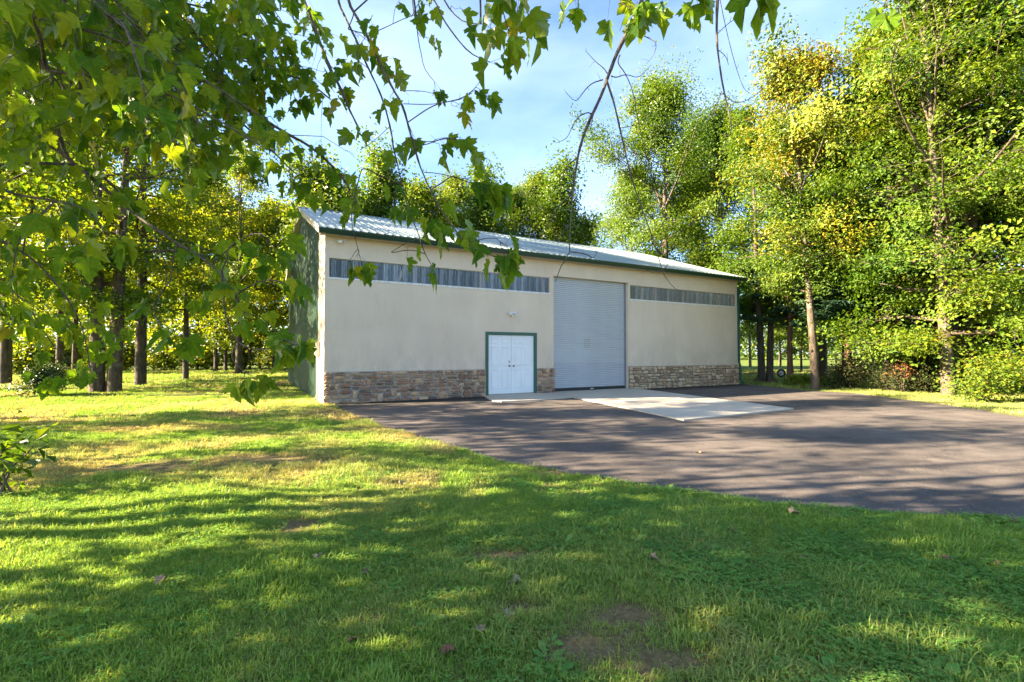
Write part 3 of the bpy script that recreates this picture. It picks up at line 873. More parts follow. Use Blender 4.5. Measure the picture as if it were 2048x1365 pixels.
def tree_data(seed, H, Rr, fb, nl, rt, leaf, nleaf, bark, lmat, stems=((0, 0, 0, 0, 1),), prof=prof_round, elev=(5, 55), flat=.5, rc=.42, tint=(.35, .2), tgrad=0.0, sides=9, twigs=5):
    r = np.random.default_rng(seed)
    tubes, clumps, cw, axis, lid = [], [], [], [], []
    nlimb = 0
    for (dx, dy, lx, ly, hs) in stems:
        k = 12
        tt = np.linspace(0, 1, k)
        wob = np.cumsum(r.normal(0, .012 * H / k * 3, (k, 2)), 0) * tt[:, None]
        P = np.stack([dx + lx * tt ** 1.2 + wob[:, 0], dy + ly * tt ** 1.2 + wob[:, 1], tt * H * hs * .96], 1)
        rad = rt * hs * (1 - tt) ** .85 * .92 + rt * .03
        rad[0] *= 1.32; P[0, 2] = -.15
        P = np.insert(P, 1, P[0] + (P[1] - P[0]) * .07 + np.array([0, 0, .12]), 0); rad = np.insert(rad, 1, rad[1] * 1.08)
        tt2 = np.clip(P[:, 2] / (H * hs * .96), 0, 1)
        tubes.append(tube_np(P, rad, sides))
        for i in range(max(3, int(nl * hs / len(stems) ** .5))):
            t = fb + (1 - fb) * ((i + r.uniform(.1, .9)) / (nl * hs / len(stems) ** .5)) ** .92
            t = min(t, .985)
            base = np.array([np.interp(t, tt2, P[:, q]) for q in range(3)])
            az = i * 2.399 + r.uniform(-.6, .6)
            tn = (t - fb) / (1 - fb)
            Ln = Rr * prof(tn) * r.choice([r.uniform(.35, .7), r.uniform(.7, 1.0), r.uniform(.95, 1.32)])
            el = R(np.interp(tn, [0, 1], elev) + r.uniform(-12, 12))
            if tn > .4 and r.random() < .30:      # steep leader shoots break the outline
                el = R(r.uniform(66, 82)); Ln *= r.uniform(1.15, 1.7)
            m_ = 6
            pts = [base]
            e2, a2 = el, az
            for q in range(m_):
                e2 += r.normal(.02, .10); a2 += r.normal(0, .14)
                pts.append(pts[-1] + Ln / m_ * np.array([math.cos(a2) * math.cos(e2), math.sin(a2) * math.cos(e2), math.sin(e2)]))
            pts = np.array(pts)
            r0 = max(.012, np.interp(t, tt2, rad) * .48)
            tubes.append(tube_np(pts, np.linspace(r0, .008, m_ + 1), 5))
            for q in range(twigs):
                s_ = r.uniform(.25, 1.0)
                p0 = np.array([np.interp(s_, np.linspace(0, 1, m_ + 1), pts[:, w]) for w in range(3)])
                a3 = a2 + r.choice([-1, 1]) * r.uniform(.4, 1.2); e3 = el * .6 + r.uniform(-.35, .45)
                L2 = Ln * r.uniform(.22, .46) * (1.25 - .5 * s_) + .15
                dv = np.array([math.cos(a3) * math.cos(e3), math.sin(a3) * math.cos(e3), math.sin(e3)])
                p1 = p0 + dv * L2 * .5 + r.normal(0, .04, 3); p2 = p0 + dv * L2 + np.array([0, 0, -.06 * L2])
                tubes.append(tube_np(np.array([p0, p1, p2]), np.array([max(.006, r0 * .3), .008, .005]), 3))
                for w in (p1, p2):
                    clumps.append(w); cw.append(.06 + r.exponential(.9)); axis.append([base[0], base[1]])
            clumps.append(pts[-1]); cw.append(1.0); axis.append([base[0], base[1]])
            lid += [nlimb] * (len(clumps) - len(lid)); nlimb += 1
    tv, tf = join_np(tubes)
    clumps, cw, axis = np.array(clumps), np.array(cw), np.array(axis)
    ci = r.choice(len(clumps), nleaf, p=cw / cw.sum())
    rcl = rc * r.uniform(.45, 1.45, len(clumps))[ci]
    g = np.clip(r.normal(size=(nleaf, 3)), -1.5, 1.5) * np.array([1, 1, flat]) * rcl[:, None]
    cn = r.normal(0, .55, (len(clumps), 3))[ci]
    g[:, 2] -= (g[:, 0] * cn[:, 0] + g[:, 1] * cn[:, 1]) * .6
    Cn = clumps[ci] + g
    Cn[:, 2] = np.maximum(Cn[:, 2], .1)
    outw = Cn.copy(); outw[:, :2] -= axis[ci]; outw[:, 2] = 0
    Nn = unit(unit(outw) * .40 + np.array([0, 0, .75]) + cn + r.normal(0, .36, (nleaf, 3)))
    size = leaf * r.uniform(.65, 1.3, nleaf)
    V, Fq = leaf_quads(Cn, Nn, size, r)
    ct = r.normal(0, tint[1] * .65, len(clumps)) + r.normal(0, tint[1] * .6, nlimb)[np.array(lid)]
    ti = np.clip(tint[0] + ct[ci] + r.normal(0, .10, nleaf) + tgrad * (Cn[:, 2] / H - .5), 0, 1)
    return (np_mesh('trunk', tv, [tf], bark, smooth=True), np_mesh('crown', V, [Fq], lmat, {'tint': np.repeat(ti, 4)}))

def conifer_data(seed, H, Rr, fb, nl, rt, nleaf, bark, lmat, needle=.26, droop=-.12):
    r = np.random.default_rng(seed)
    tt = np.linspace(0, 1, 12)
    P = np.stack([r.normal(0, .02, 12), r.normal(0, .02, 12), tt * H - .1], 1)
    rad = rt * (1 - tt) ** .9 + .01; rad[0] *= 1.25
    tubes = [tube_np(P, rad, 8)]
    segs = []
    for i in range(nl):
        t = fb + (1 - fb) * (i + r.uniform(0, 1)) / nl
        az = i * 2.399 + r.uniform(-.4, .4)
        Ln = Rr * ((1 - t) ** .75 + .06) * r.uniform(.55, 1.2)
        p0 = np.array([0, 0, t * H])
        d = np.array([math.cos(az), math.sin(az), 0])
        pts = np.array([p0 + d * Ln * s_ + np.array([0, 0, Ln * (droop * s_ * 1.6 + .22 * s_ * s_ + .05 * math.sin(i))]) for s_ in np.linspace(0, 1, 6)])
        tubes.append(tube_np(pts, np.linspace(max(.012, rt * .22 * (1 - t)), .005, 6), 4))
        segs.append((pts, az, Ln))
    w = np.array([s_[2] for s_ in segs]); w = w ** 1.5 / (w ** 1.5).sum()
    si = r.choice(nl, nleaf, p=w)
    sp = np.sqrt(r.uniform(.04, 1, nleaf))
    allp = np.array([s_[0] for s_ in segs])
    fi = sp * 5; lo = np.clip(fi.astype(int), 0, 4); fr = (fi - lo)[:, None]
    Cn = allp[si, lo] * (1 - fr) + allp[si, lo + 1] * fr
    azs = np.array([s_[1] for s_ in segs])[si]; Lns = np.array([s_[2] for s_ in segs])[si]
    latd = np.stack([-np.sin(azs), np.cos(azs), np.zeros(nleaf)], 1)
    Cn = Cn + latd * (r.normal(0, .16, nleaf) * Lns * (1.1 - sp * .6))[:, None] + np.array([0, 0, 1]) * r.normal(.02, .05, nleaf)[:, None]
    Nn = unit(np.array([0, 0, 1.0]) + r.normal(0, .4, (nleaf, 3)))
    V, Fq = leaf_quads(Cn, Nn, needle * r.uniform(.7, 1.3, nleaf), r, .30, .05)
    ti = np.clip(.4 + r.normal(0, .2, nl)[si] + r.normal(0, .12, nleaf), 0, 1)
    tv, tf = join_np(tubes)
    return (np_mesh('trunk', tv, [tf], bark, smooth=True), np_mesh('crown', V, [Fq], lmat, {'tint': np.repeat(ti, 4)}))

def shrub_data(seed, rx, ry, h, leaf, nleaf, bark, lmat, tint=(.4, .2), nst=14, low=.15, rc=.13, wide=.6):
    r = np.random.default_rng(seed)
    tubes, cl = [], []
    for i in range(nst):
        az, el = r.uniform(0, 2 * np.pi), r.uniform(.35, 1.45)
        d = np.array([math.cos(az) * math.cos(el) * rx, math.sin(az) * math.cos(el) * ry, math.sin(el) * h])
        m_ = r.uniform(.7, 1.02)
        pts = np.array([d * s_ * m_ + np.array([0, 0, .08 * h * math.sin(3 * s_)]) + r.normal(0, .02, 3) for s_ in np.linspace(0, 1, 5)])
        pts[0] = (r.normal(0, .05), r.normal(0, .05), -.05)
        tubes.append(tube_np(pts, np.linspace(.018, .004, 5), 4))
        for s_ in (.45, .62, .78, .9, 1.0):
            p = np.array([np.interp(s_, np.linspace(0, 1, 5), pts[:, q]) for q in range(3)])
            for _ in range(3):
                cl.append(p + r.normal(0, .16, 3) * np.array([rx, ry, h * .7]))
    cl = np.array(cl); cl[:, 2] = np.maximum(cl[:, 2], low * h * r.uniform(.5, 1.4, len(cl)))
    ci = r.integers(len(cl), size=nleaf)
    Cn = cl[ci] + np.clip(r.normal(size=(nleaf, 3)), -2, 2) * np.array([rc * rx + .03, rc * ry + .03, rc * h * .7 + .02])
    Cn[:, 2] = np.maximum(Cn[:, 2], .02)
    Nn = unit(unit(Cn) * .6 + np.array([0, 0, .5]) + r.normal(0, .55, (nleaf, 3)))
    V, Fq = leaf_quads(Cn, Nn, leaf * r.uniform(.65, 1.3, nleaf), r, wide)
    ti = np.clip(tint[0] + r.normal(0, tint[1], len(cl))[ci] + r.normal(0, .1, nleaf), 0, 1)
    tv, tf = join_np(tubes)
    return (np_mesh('stems', tv, [tf], bark, smooth=True), np_mesh('foliage', V, [Fq], lmat, {'tint': np.repeat(ti, 4)}))

def place(name, data, x, y, label, cat, group=None, rz=0.0, s=1.0, sz=None, parts=('trunk', 'crown')):
    e = bpy.data.objects.new(name, None)
    C.objects.link(e)
    e.location = (x, y, float(gz(np.array([x]), np.array([y]))[0]))
    e.rotation_euler = (0, 0, rz)
    e.scale = (s, s, sz or s)
    tag(e, label, cat, group)
    for p, me in zip(parts, data): ob(p, me, e)
    return e
def px_x(px, Y): return (px - 1024) / F_PX * Y

WR = 'trees along the right edge of the driveway'
# -- right of the building
t_big = tree_data(21, 18.5, 4.6, .22, 34, .30, 0.155, 51840, BARK_GREY, GREEN, elev=(0, 60), rc=.6, flat=.65, twigs=7, tint=(.42, .2))
place('broadleaf_tree', t_big, px_x(1340, 30), 30.5, 'tall round green tree rising behind the right half of the roof', 'tree', WR)
place('broadleaf_tree', t_big, px_x(1440, 33), 33, 'tall green tree between the roof-side tree and the yellow one', 'tree', WR, 2.1, .95)
place('broadleaf_tree', t_big, px_x(1398, 37), 37, 'tall green tree set back between the two tall trees behind the roof', 'tree', WR, 4.6, .98)
place('broadleaf_tree', t_big, px_x(1262, 35), 35, 'round green tree lowest to the left beside the open sky gap', 'tree', WR, 3.3, .78)
t_twin = tree_data(22, 13.2, 3.0, .24, 30, .19, 0.145, 29376, BARK_DARK, GREEN, stems=((-.22, 0, -.5, .2, 1), (.2, .05, .5, -.1, .95)), elev=(0, 55), rc=.44, flat=.6, twigs=7, tint=(.36, .2))
place('broadleaf_tree', t_twin, 12.5, 23.7, 'dark twin-trunked tree just past the downspout corner', 'tree', WR, .1)
t_yel = tree_data(23, 13.4, 2.9, .27, 32, .17, 0.129, 31212, BARK_MAPLE, AUTUMN, stems=((0, 0, .6, .1, 1),), elev=(15, 62), rc=.44, flat=.65, twigs=7, tint=(.30, .26), tgrad=.25)
place('maple_tree', t_yel, 11.88, 18.9, 'yellow and orange turning maple with a pale leaning trunk', 'tree', WR, 2.6)
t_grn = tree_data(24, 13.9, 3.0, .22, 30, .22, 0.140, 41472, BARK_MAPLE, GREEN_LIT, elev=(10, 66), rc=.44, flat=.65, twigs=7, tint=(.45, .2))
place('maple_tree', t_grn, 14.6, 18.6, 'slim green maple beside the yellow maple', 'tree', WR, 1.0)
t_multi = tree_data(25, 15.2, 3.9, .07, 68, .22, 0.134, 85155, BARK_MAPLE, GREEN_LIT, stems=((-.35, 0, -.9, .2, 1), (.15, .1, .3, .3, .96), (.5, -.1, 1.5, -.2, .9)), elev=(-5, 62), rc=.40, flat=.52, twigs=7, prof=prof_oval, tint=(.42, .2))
place('maple_tree', t_multi, 15.2, 16.6, 'large many-stemmed green maple with low skirts of foliage', 'tree', WR, .4)
place('maple_tree', t_multi, 19.2, 16.2, 'many-stemmed green maple at the right edge of the view', 'tree', WR, 2.9, .97)
place('maple_tree', t_multi, 17.2, 18.9, 'many-stemmed green maple half hidden between the two others', 'tree', WR, 1.5, .88)
place('maple_tree', t_grn, 17.6, 21.5, 'green maple filling in behind the many-stemmed maple', 'tree', WR, 4.0, 1.08)
place('maple_tree', t_grn, 15.8, 24.5, 'green maple farthest back in the right-hand row', 'tree', WR, 5.1, 1.0)
t_pine = conifer_data(31, 12.5, 3.0, .24, 70, .16, 15000, BARK_RED, NEEDLE)
place('pine_tree', t_pine, 13.1, 22.7, 'dark pine with a reddish trunk between the twin trunk and the pale trunk', 'tree', WR, .5, .8, .95)
place('pine_tree', t_pine, 13.9, 19.9, 'dark pine rising out of the low hedge', 'tree', WR, 2.5, .86)
place('pine_tree', t_pine, 17.6, 25.5, 'dark pine standing back behind the hedge', 'tree', WR, 4.4, .95)

# -- behind the building
BB = 'tree tops showing over the roof'
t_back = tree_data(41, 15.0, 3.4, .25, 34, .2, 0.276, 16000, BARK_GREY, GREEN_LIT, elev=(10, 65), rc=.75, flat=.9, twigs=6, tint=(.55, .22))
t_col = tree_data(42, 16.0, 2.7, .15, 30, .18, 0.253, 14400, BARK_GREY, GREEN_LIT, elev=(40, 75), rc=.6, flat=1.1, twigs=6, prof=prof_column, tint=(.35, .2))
for k, (px, Y, top, d_, lab) in enumerate((
        (640, 34, 350, t_back, 'yellow-green tree over the left end of the roof'),
        (700, 45, 395, t_grn, 'fresh green tree set back behind the left end of the roof'),
        (762, 37, 318, t_col, 'narrow upright tree tallest behind the left part of the roof'),
        (838, 41, 385, t_back, 'rounded yellow-green tree behind the roof right of the narrow tree'),
        (905, 46, 372, t_grn, 'slim fresh green tree behind the middle of the roof'),
        (962, 39, 352, t_col, 'upright tree behind the middle of the roof with a ragged top'),
        (1020, 44, 392, t_big, 'low rounded tree behind the middle of the roof'),
        (1075, 47, 368, t_grn, 'fresh green tree just left of the pale tree by the sky gap'),
        (1118, 43, 342, t_col, 'pale poplar-like tree next to the open gap of sky'),
        (1160, 46, 452, t_back, 'small tree top lowest above the roof by the sky gap'))):
    Ht = CAM_H + (707 - top) / F_PX * Y
    place('broadleaf_tree', d_, px_x(px, Y), Y, lab, 'tree', BB, k * 1.7, Ht / {id(t_back): 15.0, id(t_col): 16.0, id(t_grn): 13.9, id(t_big): 18.5}[id(d_)] * 1.02)
bare = tree_data(43, 9.0, 1.2, .25, 12, .06, .1, 40, BARK_GREY, GREEN_LIT, elev=(50, 75), rc=.2)
for k, (px, lab) in enumerate(((1190, 'leafless sapling showing left in the sky gap over the roof'), (1215, 'leafless sapling showing right in the sky gap over the roof'))):
    place('bare_sapling', (bare[0],), px_x(px, 40), 40, lab, 'tree', None, k * 2.0, 1.15 + .06 * k, parts=('trunk',))

# -- left woods
WL = 'trees of the wood on the left'
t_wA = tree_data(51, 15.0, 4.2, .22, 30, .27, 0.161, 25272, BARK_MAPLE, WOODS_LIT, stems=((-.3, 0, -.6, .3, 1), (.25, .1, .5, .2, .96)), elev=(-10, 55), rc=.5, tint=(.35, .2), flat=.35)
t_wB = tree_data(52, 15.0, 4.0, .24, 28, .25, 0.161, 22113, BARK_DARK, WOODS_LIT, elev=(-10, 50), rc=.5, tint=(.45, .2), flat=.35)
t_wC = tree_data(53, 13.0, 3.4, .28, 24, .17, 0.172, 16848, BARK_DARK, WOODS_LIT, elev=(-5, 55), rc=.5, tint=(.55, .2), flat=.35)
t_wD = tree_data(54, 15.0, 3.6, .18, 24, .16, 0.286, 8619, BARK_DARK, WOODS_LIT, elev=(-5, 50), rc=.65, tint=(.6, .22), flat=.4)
for px, Y, d_, s_, lab in (
        (212, 17.7, t_wA, 1.0, 'lichen-covered double-trunked maple behind the low dark yew'),
        (282, 21.9, t_wB, 1.0, 'thick dark leaning trunk right of the double-trunked maple'),
        (372, 27.0, t_wC, 1.0, 'slim dark trunk alone in the sunlit grass strip'),
        (12, 22.6, t_wB, 1.05, 'pale thick trunk at the left edge of the view'),
        (120, 25.5, t_wC, 1.1, 'slim trunk behind the hanging leaves, left of the double-trunked maple'),
        (150, 27.0, t_wC, .95, 'thin trunk close behind the yew in the left wood'),
        (432, 38, t_wD, 1.0, 'pale sunlit trunk deep in the wood'),
        (452, 38.5, t_wD, .93, 'dark trunk standing against the pale sunlit trunk'),
        (395, 44, t_wD, 1.05, 'thin shaded trunk behind the slim trunk in the grass strip'),
        (318, 46, t_wD, 1.1, 'shaded far trunk between the leaning trunk and the slim one'),
        (478, 34, t_wB, 1.0, 'leafy tree filling the gap left of the gable, trunk near the pale and dark pair'),
        (500, 42, t_wD, .9, 'thin far trunk right of the pale and dark pair'),
        (520, 45, t_wD, 1.0, 'thin reddish far trunk nearest to the green gable but two'),
        (548, 40, t_wD, .95, 'thin far trunk just left of the green gable'),
        (585, 47, t_wD, 1.0, 'far tree whose crown shows over the green gable'),
        (60, 40, t_wD, 1.1, 'far tree behind the pale thick trunk'),
        (-60, 33, t_wD, 1.1, 'far tree just beyond the left edge of the view'),
        (-40, 15.6, t_wB, .95, 'leafy maple at the edge of the view, nearest of the left wood'),
        (-55, 18.9, t_wA, .95, 'leafy double maple just outside the left edge of the view'),
        (235, 42, t_wD, 1.05, 'far tree seen past the double-trunked maple')):
    place('woodland_tree', d_, px_x(px, Y), Y, lab, 'tree', WL, (px * .77) % 6.28, s_)
t_sp = tree_data(55, 8.6, 2.9, .28, 20, .13, .17, 8200, BARK_DARK, GREEN, elev=(0, 55), rc=.36, tint=(.5, .2))
t_stem = tree_data(56, 12.5, 1.9, .5, 12, .13, .15, 160, BARK_DARK, GREEN, stems=((-.25, -.1, -.3, -.5, 1), (.1, .1, .3, .35, .95), (.3, .3, .2, .9, .8)), elev=(20, 70), rc=.3, tint=(.5, .2), twigs=3)
place('woodland_tree', t_stem, -10.2, 2.75, 'thin-crowned clump of slim stems left of the lawn beyond the view', 'tree', WL)
for x, y, lab, rz, d_, s_ in ((-13.2, 5.2, 'small leafy maple just beyond the left edge of the lawn', .3, t_sp, 1.0), (-16.0, 8.2, 'small leafy maple at the wood edge left of the lawn', 1.9, t_sp, 1.0), (-13.2, 10.2, 'leafy young maple nearest the left edge of the view', 3.3, t_sp, 1.14)):
    place('woodland_tree', d_, x, y, lab, 'tree', WL, rz, s_)

# -- shrubs
yew = shrub_data(61, 1.05, .8, .95, .12, 5200, BARK_DARK, DEEP, (.12, .15), 18, .2, .14, .3)
place('yew_shrub', yew, px_x(95, 16.2), 16.2, 'low dark spreading yew on the lawn by the double-trunked maple', 'shrub', parts=('stems', 'foliage'))
hdg = shrub_data(62, 1.0, .75, 1.25, .085, 5200, BARK_DARK, HEDGE, (.35, .25), 16, .25, .16)
for k, (x, y, s_, lab) in enumerate(((13.6, 19.3, 1.02, 'rust-tinged end shrub of the dark hedge, nearest the pale trunk'), (14.4, 18.2, .9, 'second shrub of the dark hedge from the pale trunk'), (15.1, 17.6, .85, 'third shrub of the dark hedge, under the maple skirts'), (15.7, 18.6, .95, 'last shrub of the dark hedge, in front of the white house'))):
    place('hedge_shrub', hdg, x, y, lab, 'shrub', 'dark hedge shrubs', k * 1.4, s_, parts=('stems', 'foliage'))
ros = shrub_data(63, .7, .45, 1.3, .09, 230, BARK_DARK, ROSE, (.5, .25), 8, .6)
place('flowering_shrub', ros, 14.2, 17.5, 'orange blooming shrub at the top of the dark hedge', 'shrub', None, 0.0, .8, .95, parts=('stems', 'foliage'))

bsh = shrub_data(64, 1.2, .9, 1.25, .09, 2900, BARK_GREY, GREEN_LIT, (.55, .3), 18, .1, .15)
place('bush', bsh, 13.9, 14.3, 'yellowing scraggly bush at the right edge of the asphalt', 'shrub', 'bushes by the asphalt', parts=('stems', 'foliage'))
place('bush', bsh, 15.4, 13.9, 'green scraggly bush farthest right by the asphalt', 'shrub', 'bushes by the asphalt', 2.0, 1.1, parts=('stems', 'foliage'))
spl = shrub_data(65, .50, .45, .82, .15, 120, BARK_GREY, GREEN, (.3, .2), 7, .3, .12, .55)
place('young_shrub', spl, -5.0, 4.75, 'broad-leaved seedling shrub at the left edge of the lawn', 'shrub', None, 0.0, .92, parts=('stems', 'foliage'))

und = shrub_data(66, 2.4, 1.6, 2.2, .24, 3000, BARK_DARK, WOODS_LIT, (.5, .3), 14, .1, .16)
for k, (px, Y, s_, lab) in enumerate(((40, 33, 1.0, 'pale leafy understory bush past the left edge trunk'), (110, 34, 1.0, 'understory bush behind the yew'), (330, 40, .9, 'understory bush behind the leaning trunk'), (415, 41, 1.1, 'sunlit yellow understory bush by the pale trunk'), (490, 44, 1.0, 'understory bush right of the pale trunk'), (555, 42, 1.0, 'understory bush beside the green gable'), (250, 41, 1.0, 'understory bush behind the double-trunked maple'), (180, 38, 1.0, 'understory bush between the slim trunks and the double trunk'))):
    place('understory_bush', und, px_x(px, Y), Y, lab, 'shrub', 'understory bushes of the left wood', k * 1.1, s_, parts=('stems', 'foliage'))
grd = shrub_data(67, .45, .4, .42, .12, 260, BARK_GREY, GREEN_LIT, (.6, .3), 8, .1)
for k, (px, Y, lab) in enumerate(((1590, 21.5, 'low garden plant right of the reddish trunk'), (1612, 22.5, 'low spiky garden plant left of the pale trunk'), (1648, 21.0, 'low garden plant right of the pale trunk'))):
    place('garden_plant', grd, px_x(px, Y), Y, lab, 'plant', 'garden plants by the trunks', k, 1.0, parts=('stems', 'foliage'))
for k, (px, Y, s_, lab) in enumerate(((1500, 50, .75, 'mid-field tree seen just past the downspout corner'), (1560, 58, .8, 'mid-field tree behind the wheelbarrow'), (1625, 62, .85, 'mid-field tree behind the pale trunk'), (1690, 55, .8, 'mid-field tree behind the dark hedge'), (1745, 48, .72, 'mid-field tree left of the pale house'))):
    place('broadleaf_tree', t_back, px_x(px, Y), Y, lab, 'tree', 'trees standing out in the field', k * 1.3 + .4, s_)
t_orch = tree_data(71, 4.2, 1.7, .3, 12, .10, .18, 2200, BARK_DARK, GREEN_LIT, elev=(20, 60), rc=.35, tint=(.6, .2))
for k, (px, Y, lab) in enumerate(((1602, 37, 'small fruit tree in the far field left of the pale trunk'), (1648, 36, 'small fruit tree in the far field right of the pale trunk'), (1560, 52, 'small far fruit tree with pinkish leaves in the field'))):
    d_ = t_orch
    place('fruit_tree', d_, px_x(px, Y), Y, lab, 'tree', 'fruit trees in the far field', k * 2, 1.0)

# -- far woods, one mass nobody could count
def woods_mass(seed, regions, leaf, lmat):
    r = np.random.default_rng(seed)
    Cs = []
    for (x0, y0, x1, y1, dep, h, n_, ncl) in regions:
        t = r.uniform(0, 1, ncl); dd = r.uniform(-dep, dep, ncl)
        hmax = h * (.72 + .28 * np.sin(t * 23 + seed) * np.sin(t * 57 + 1)) * r.uniform(.75, 1.05, ncl)
        z = hmax * r.uniform(.03, 1, ncl) ** .8
        cx = x0 + (x1 - x0) * t; cy = y0 + (y1 - y0) * t + dd
        ci = r.integers(ncl, size=n_)
        g = np.clip(r.normal(size=(n_, 3)), -2, 2) * np.array([1.3, 1.3, .7])
        Cs.append(np.stack([cx[ci], cy[ci], z[ci]], 1) + g)
    Cn = np.concatenate(Cs); Cn[:, 2] = np.maximum(Cn[:, 2], .05)
    k = len(Cn)
    Nn = unit(np.array([0, -.3, .6]) + r.normal(0, .6, (k, 3)))
    V, Fq = leaf_quads(Cn, Nn, leaf * r.uniform(.6, 1.4, k), r)
    return np_mesh('far_woods', V, [Fq], lmat, {'tint': np.repeat(np.clip(r.normal(.5, .25, k), 0, 1), 4)})
o = ob('far_woods', woods_mass(5, [(-95, 52, -12, 62, 6, 15, 26000, 900), (-140, 70, 20, 90, 8, 16, 16000, 600)], .5, WOODS_LIT))
tag(o, 'dense leafy wood closing the view behind the left trunks', 'woods', kind='stuff')
o = ob('far_treeline', woods_mass(6, [(20, 112, 150, 100, 8, 13, 22000, 900), (120, 110, 240, 60, 8, 13, 9000, 400), (52, 62, 130, 40, 6, 13, 10000, 400)], .75, GREEN))
tag(o, 'dark tree line at the far side of the field', 'woods', kind='stuff')

# ------------------------------------------------------------------ neighbour house
house = bpy.data.objects.new('neighbour_house', None); C.objects.link(house)
house.location = (44, 42, 0); house.rotation_euler = (0, 0, -.35); house.scale = (1, 1, .72)
tag(house, 'pale house glimpsed through the trees on the right', 'building')
SIDING = plain('pale_siding', (0.72, 0.62, 0.58), .6, 0, .06)
SHING = plain('shingle_tan', (0.33, 0.22, 0.16), .9, 0, .2)
ob('wall', MB().box(-8, 8, -4, 4, -.2, 4.0).prism([(-4, 4.0), (4, 4.0), (0, 6.6)], 'x', -7.99, 7.99).mesh('wall', SIDING), house)
rf = ob('roof', MB().prism([(-4.5, 3.75), (0, 6.75), (0, 6.95), (-4.6, 3.9)], 'x', -8.5, 8.5).prism([(4.5, 3.75), (0, 6.75), (0, 6.95), (4.6, 3.9)], 'x', -8.5, 8.5).mesh('roof', SHING), house)
ob('chimney', MB().box(2, 2.8, .6, 1.4, 6, 8).mesh('chimney', plain('brick_red', (.3, .14, .1), .9)), rf)
GLASSD = plain('window_glass', (.05, .06, .07), .08)
for u in (-6, -3, 3, 6):
    w_ = ob('window', MB().box(u - .6, u + .6, -4.06, -3.99, 1.0, 2.4).mesh('window', WHITE), house)
    ob('pane', MB().box(u - .5, u + .5, -4.08, -4.061, 1.1, 2.3).mesh('pane', GLASSD), w_)
ob('door', MB().box(-.5, .5, -4.06, -3.99, 0, 2.1).mesh('door', plain('door_red', (.25, .07, .05), .5)), house)

# ------------------------------------------------------------------ wheelbarrow tipped on its nose in the garden
wb = bpy.data.objects.new('wheelbarrow', None); C.objects.link(wb)
wb.location = (*(at(1535, 757, 24.3)[:2]), 0.0); wb.rotation_euler = (0, 0, -.1)
tag(wb, 'rusty brown wheelbarrow tipped on its tray in the grass past the corner', 'wheelbarrow')
RUST = plain('rusty_tray', (0.16, 0.085, 0.05), .8, 0, .3, 6)
GRIP = plain('wood_handle', (0.30, 0.20, 0.11), .8)
tray = MB()
o8 = [(-.55, -.33, .02), (.40, -.33, .02), (.40, .33, .02), (-.55, .33, .02), (-.38, -.22, .40), (.12, -.22, .34), (.12, .22, .34), (-.38, .22, .40)]
tray.add(o8, [(0, 1, 5, 4), (1, 2, 6, 5), (2, 3, 7, 6), (3, 0, 4, 7), (4, 5, 6, 7)])
ob('tray', tray.mesh('tray', RUST, bevel=.02), wb)
for s_ in (-1, 1):
    ob('handle', MB().tube([(.62, s_ * .08, .42), (.1, s_ * .2, .40), (-.6, s_ * .28, .44), (-1.15, s_ * .30, .38)], .024, 8).mesh('handle', GRIP), wb)
    ob('leg', MB().tube([(-.30, s_ * .22, .40), (-.36, s_ * .25, .66), (-.52, s_ * .25, .68), (-.62, s_ * .26, .43)], .014, 6).mesh('leg', RUST), wb)
wh = MB()
wv_, wf_ = [], []
for i in range(24):
    a = 2 * math.pi * i / 24
    for j in range(8):
        c_ = 2 * math.pi * j / 8
        rr = .17 + .045 * math.cos(c_)
        wv_.append((.66 + rr * math.cos(a), .045 * math.sin(c_), .43 + rr * math.sin(a)))
for i in range(24):
    for j in range(8): wf_.append((i * 8 + j, ((i + 1) % 24) * 8 + j, ((i + 1) % 24) * 8 + (j + 1) % 8, i * 8 + (j + 1) % 8))
wo = ob('wheel', MB().add(wv_, wf_).mesh('wheel', BLACK, smooth=True), wb)
ob('hub', MB().lathe((.66, -.05, .43), (0, 1, 0), [(0, .03), (.02, .08), (.04, .125), (.06, .125), (.08, .08), (.1, .03)], 18).mesh('hub', plain('hub_white', (.6, .6, .58), .5)), wo)

# ------------------------------------------------------------------ the maple whose branches hang into the view
MAPLE = [(0.0, (0.065, 0.165, 0.020)), (0.35, (0.125, 0.240, 0.020)), (0.7, (0.18, 0.295, 0.022)), (0.96, (0.25, 0.33, 0.024)), (1.0, (0.36, 0.33, 0.03))]
ML = leaf_material('maple_leaf', MAPLE, .58, (1.6, 1.4, .35), .06, False, True)
ML1 = leaf_material('maple_leaf_single', MAPLE, .58, (1.6, 1.4, .35), .06, True, True)
half = [(0, 0), (.10, -.05), (.27, -.035), (.40, .05), (.31, .13), (.37, .20), (.54, .40), (.42, .425), (.37, .52), (.20, .46), (.25, .66), (.16, .74), (.11, .88), (0, 1.04)]
outl = np.array([(x, y) for x, y in half] + [(-x, y) for x, y in half[-2:0:-1]])
def leaf_shape(k):
    r = np.random.default_rng(300 + k)
    o_ = outl.copy()
    o_ += r.normal(0, .018, o_.shape); o_[0] = 0
    cen = np.array([[0, .28]])
    P = np.concatenate([o_, cen])
    x, y = P[:, 0], P[:, 1]
    curl, fold, tw = r.uniform(.1, .8), r.uniform(.1, .6), r.normal(0, .3)
    z = np.abs(x) * fold * (1 if k % 3 else -1) - curl * (y - .25) ** 2 + tw * x * (y - .2) + r.normal(0, .03, len(P))
    V = np.stack([x * r.uniform(.85, 1.1), y, z], 1)
    n_ = len(o_)
    Ft = np.array([(i, (i + 1) % n_, n_) for i in range(n_)])
    return V, Ft, np.stack([x + .5, y], 1)
shapes = [leaf_shape(k) for k in range(8)]
shape_me = [np_mesh('leaf', V, [Ft], ML1, uv=U) for V, Ft, U in shapes]

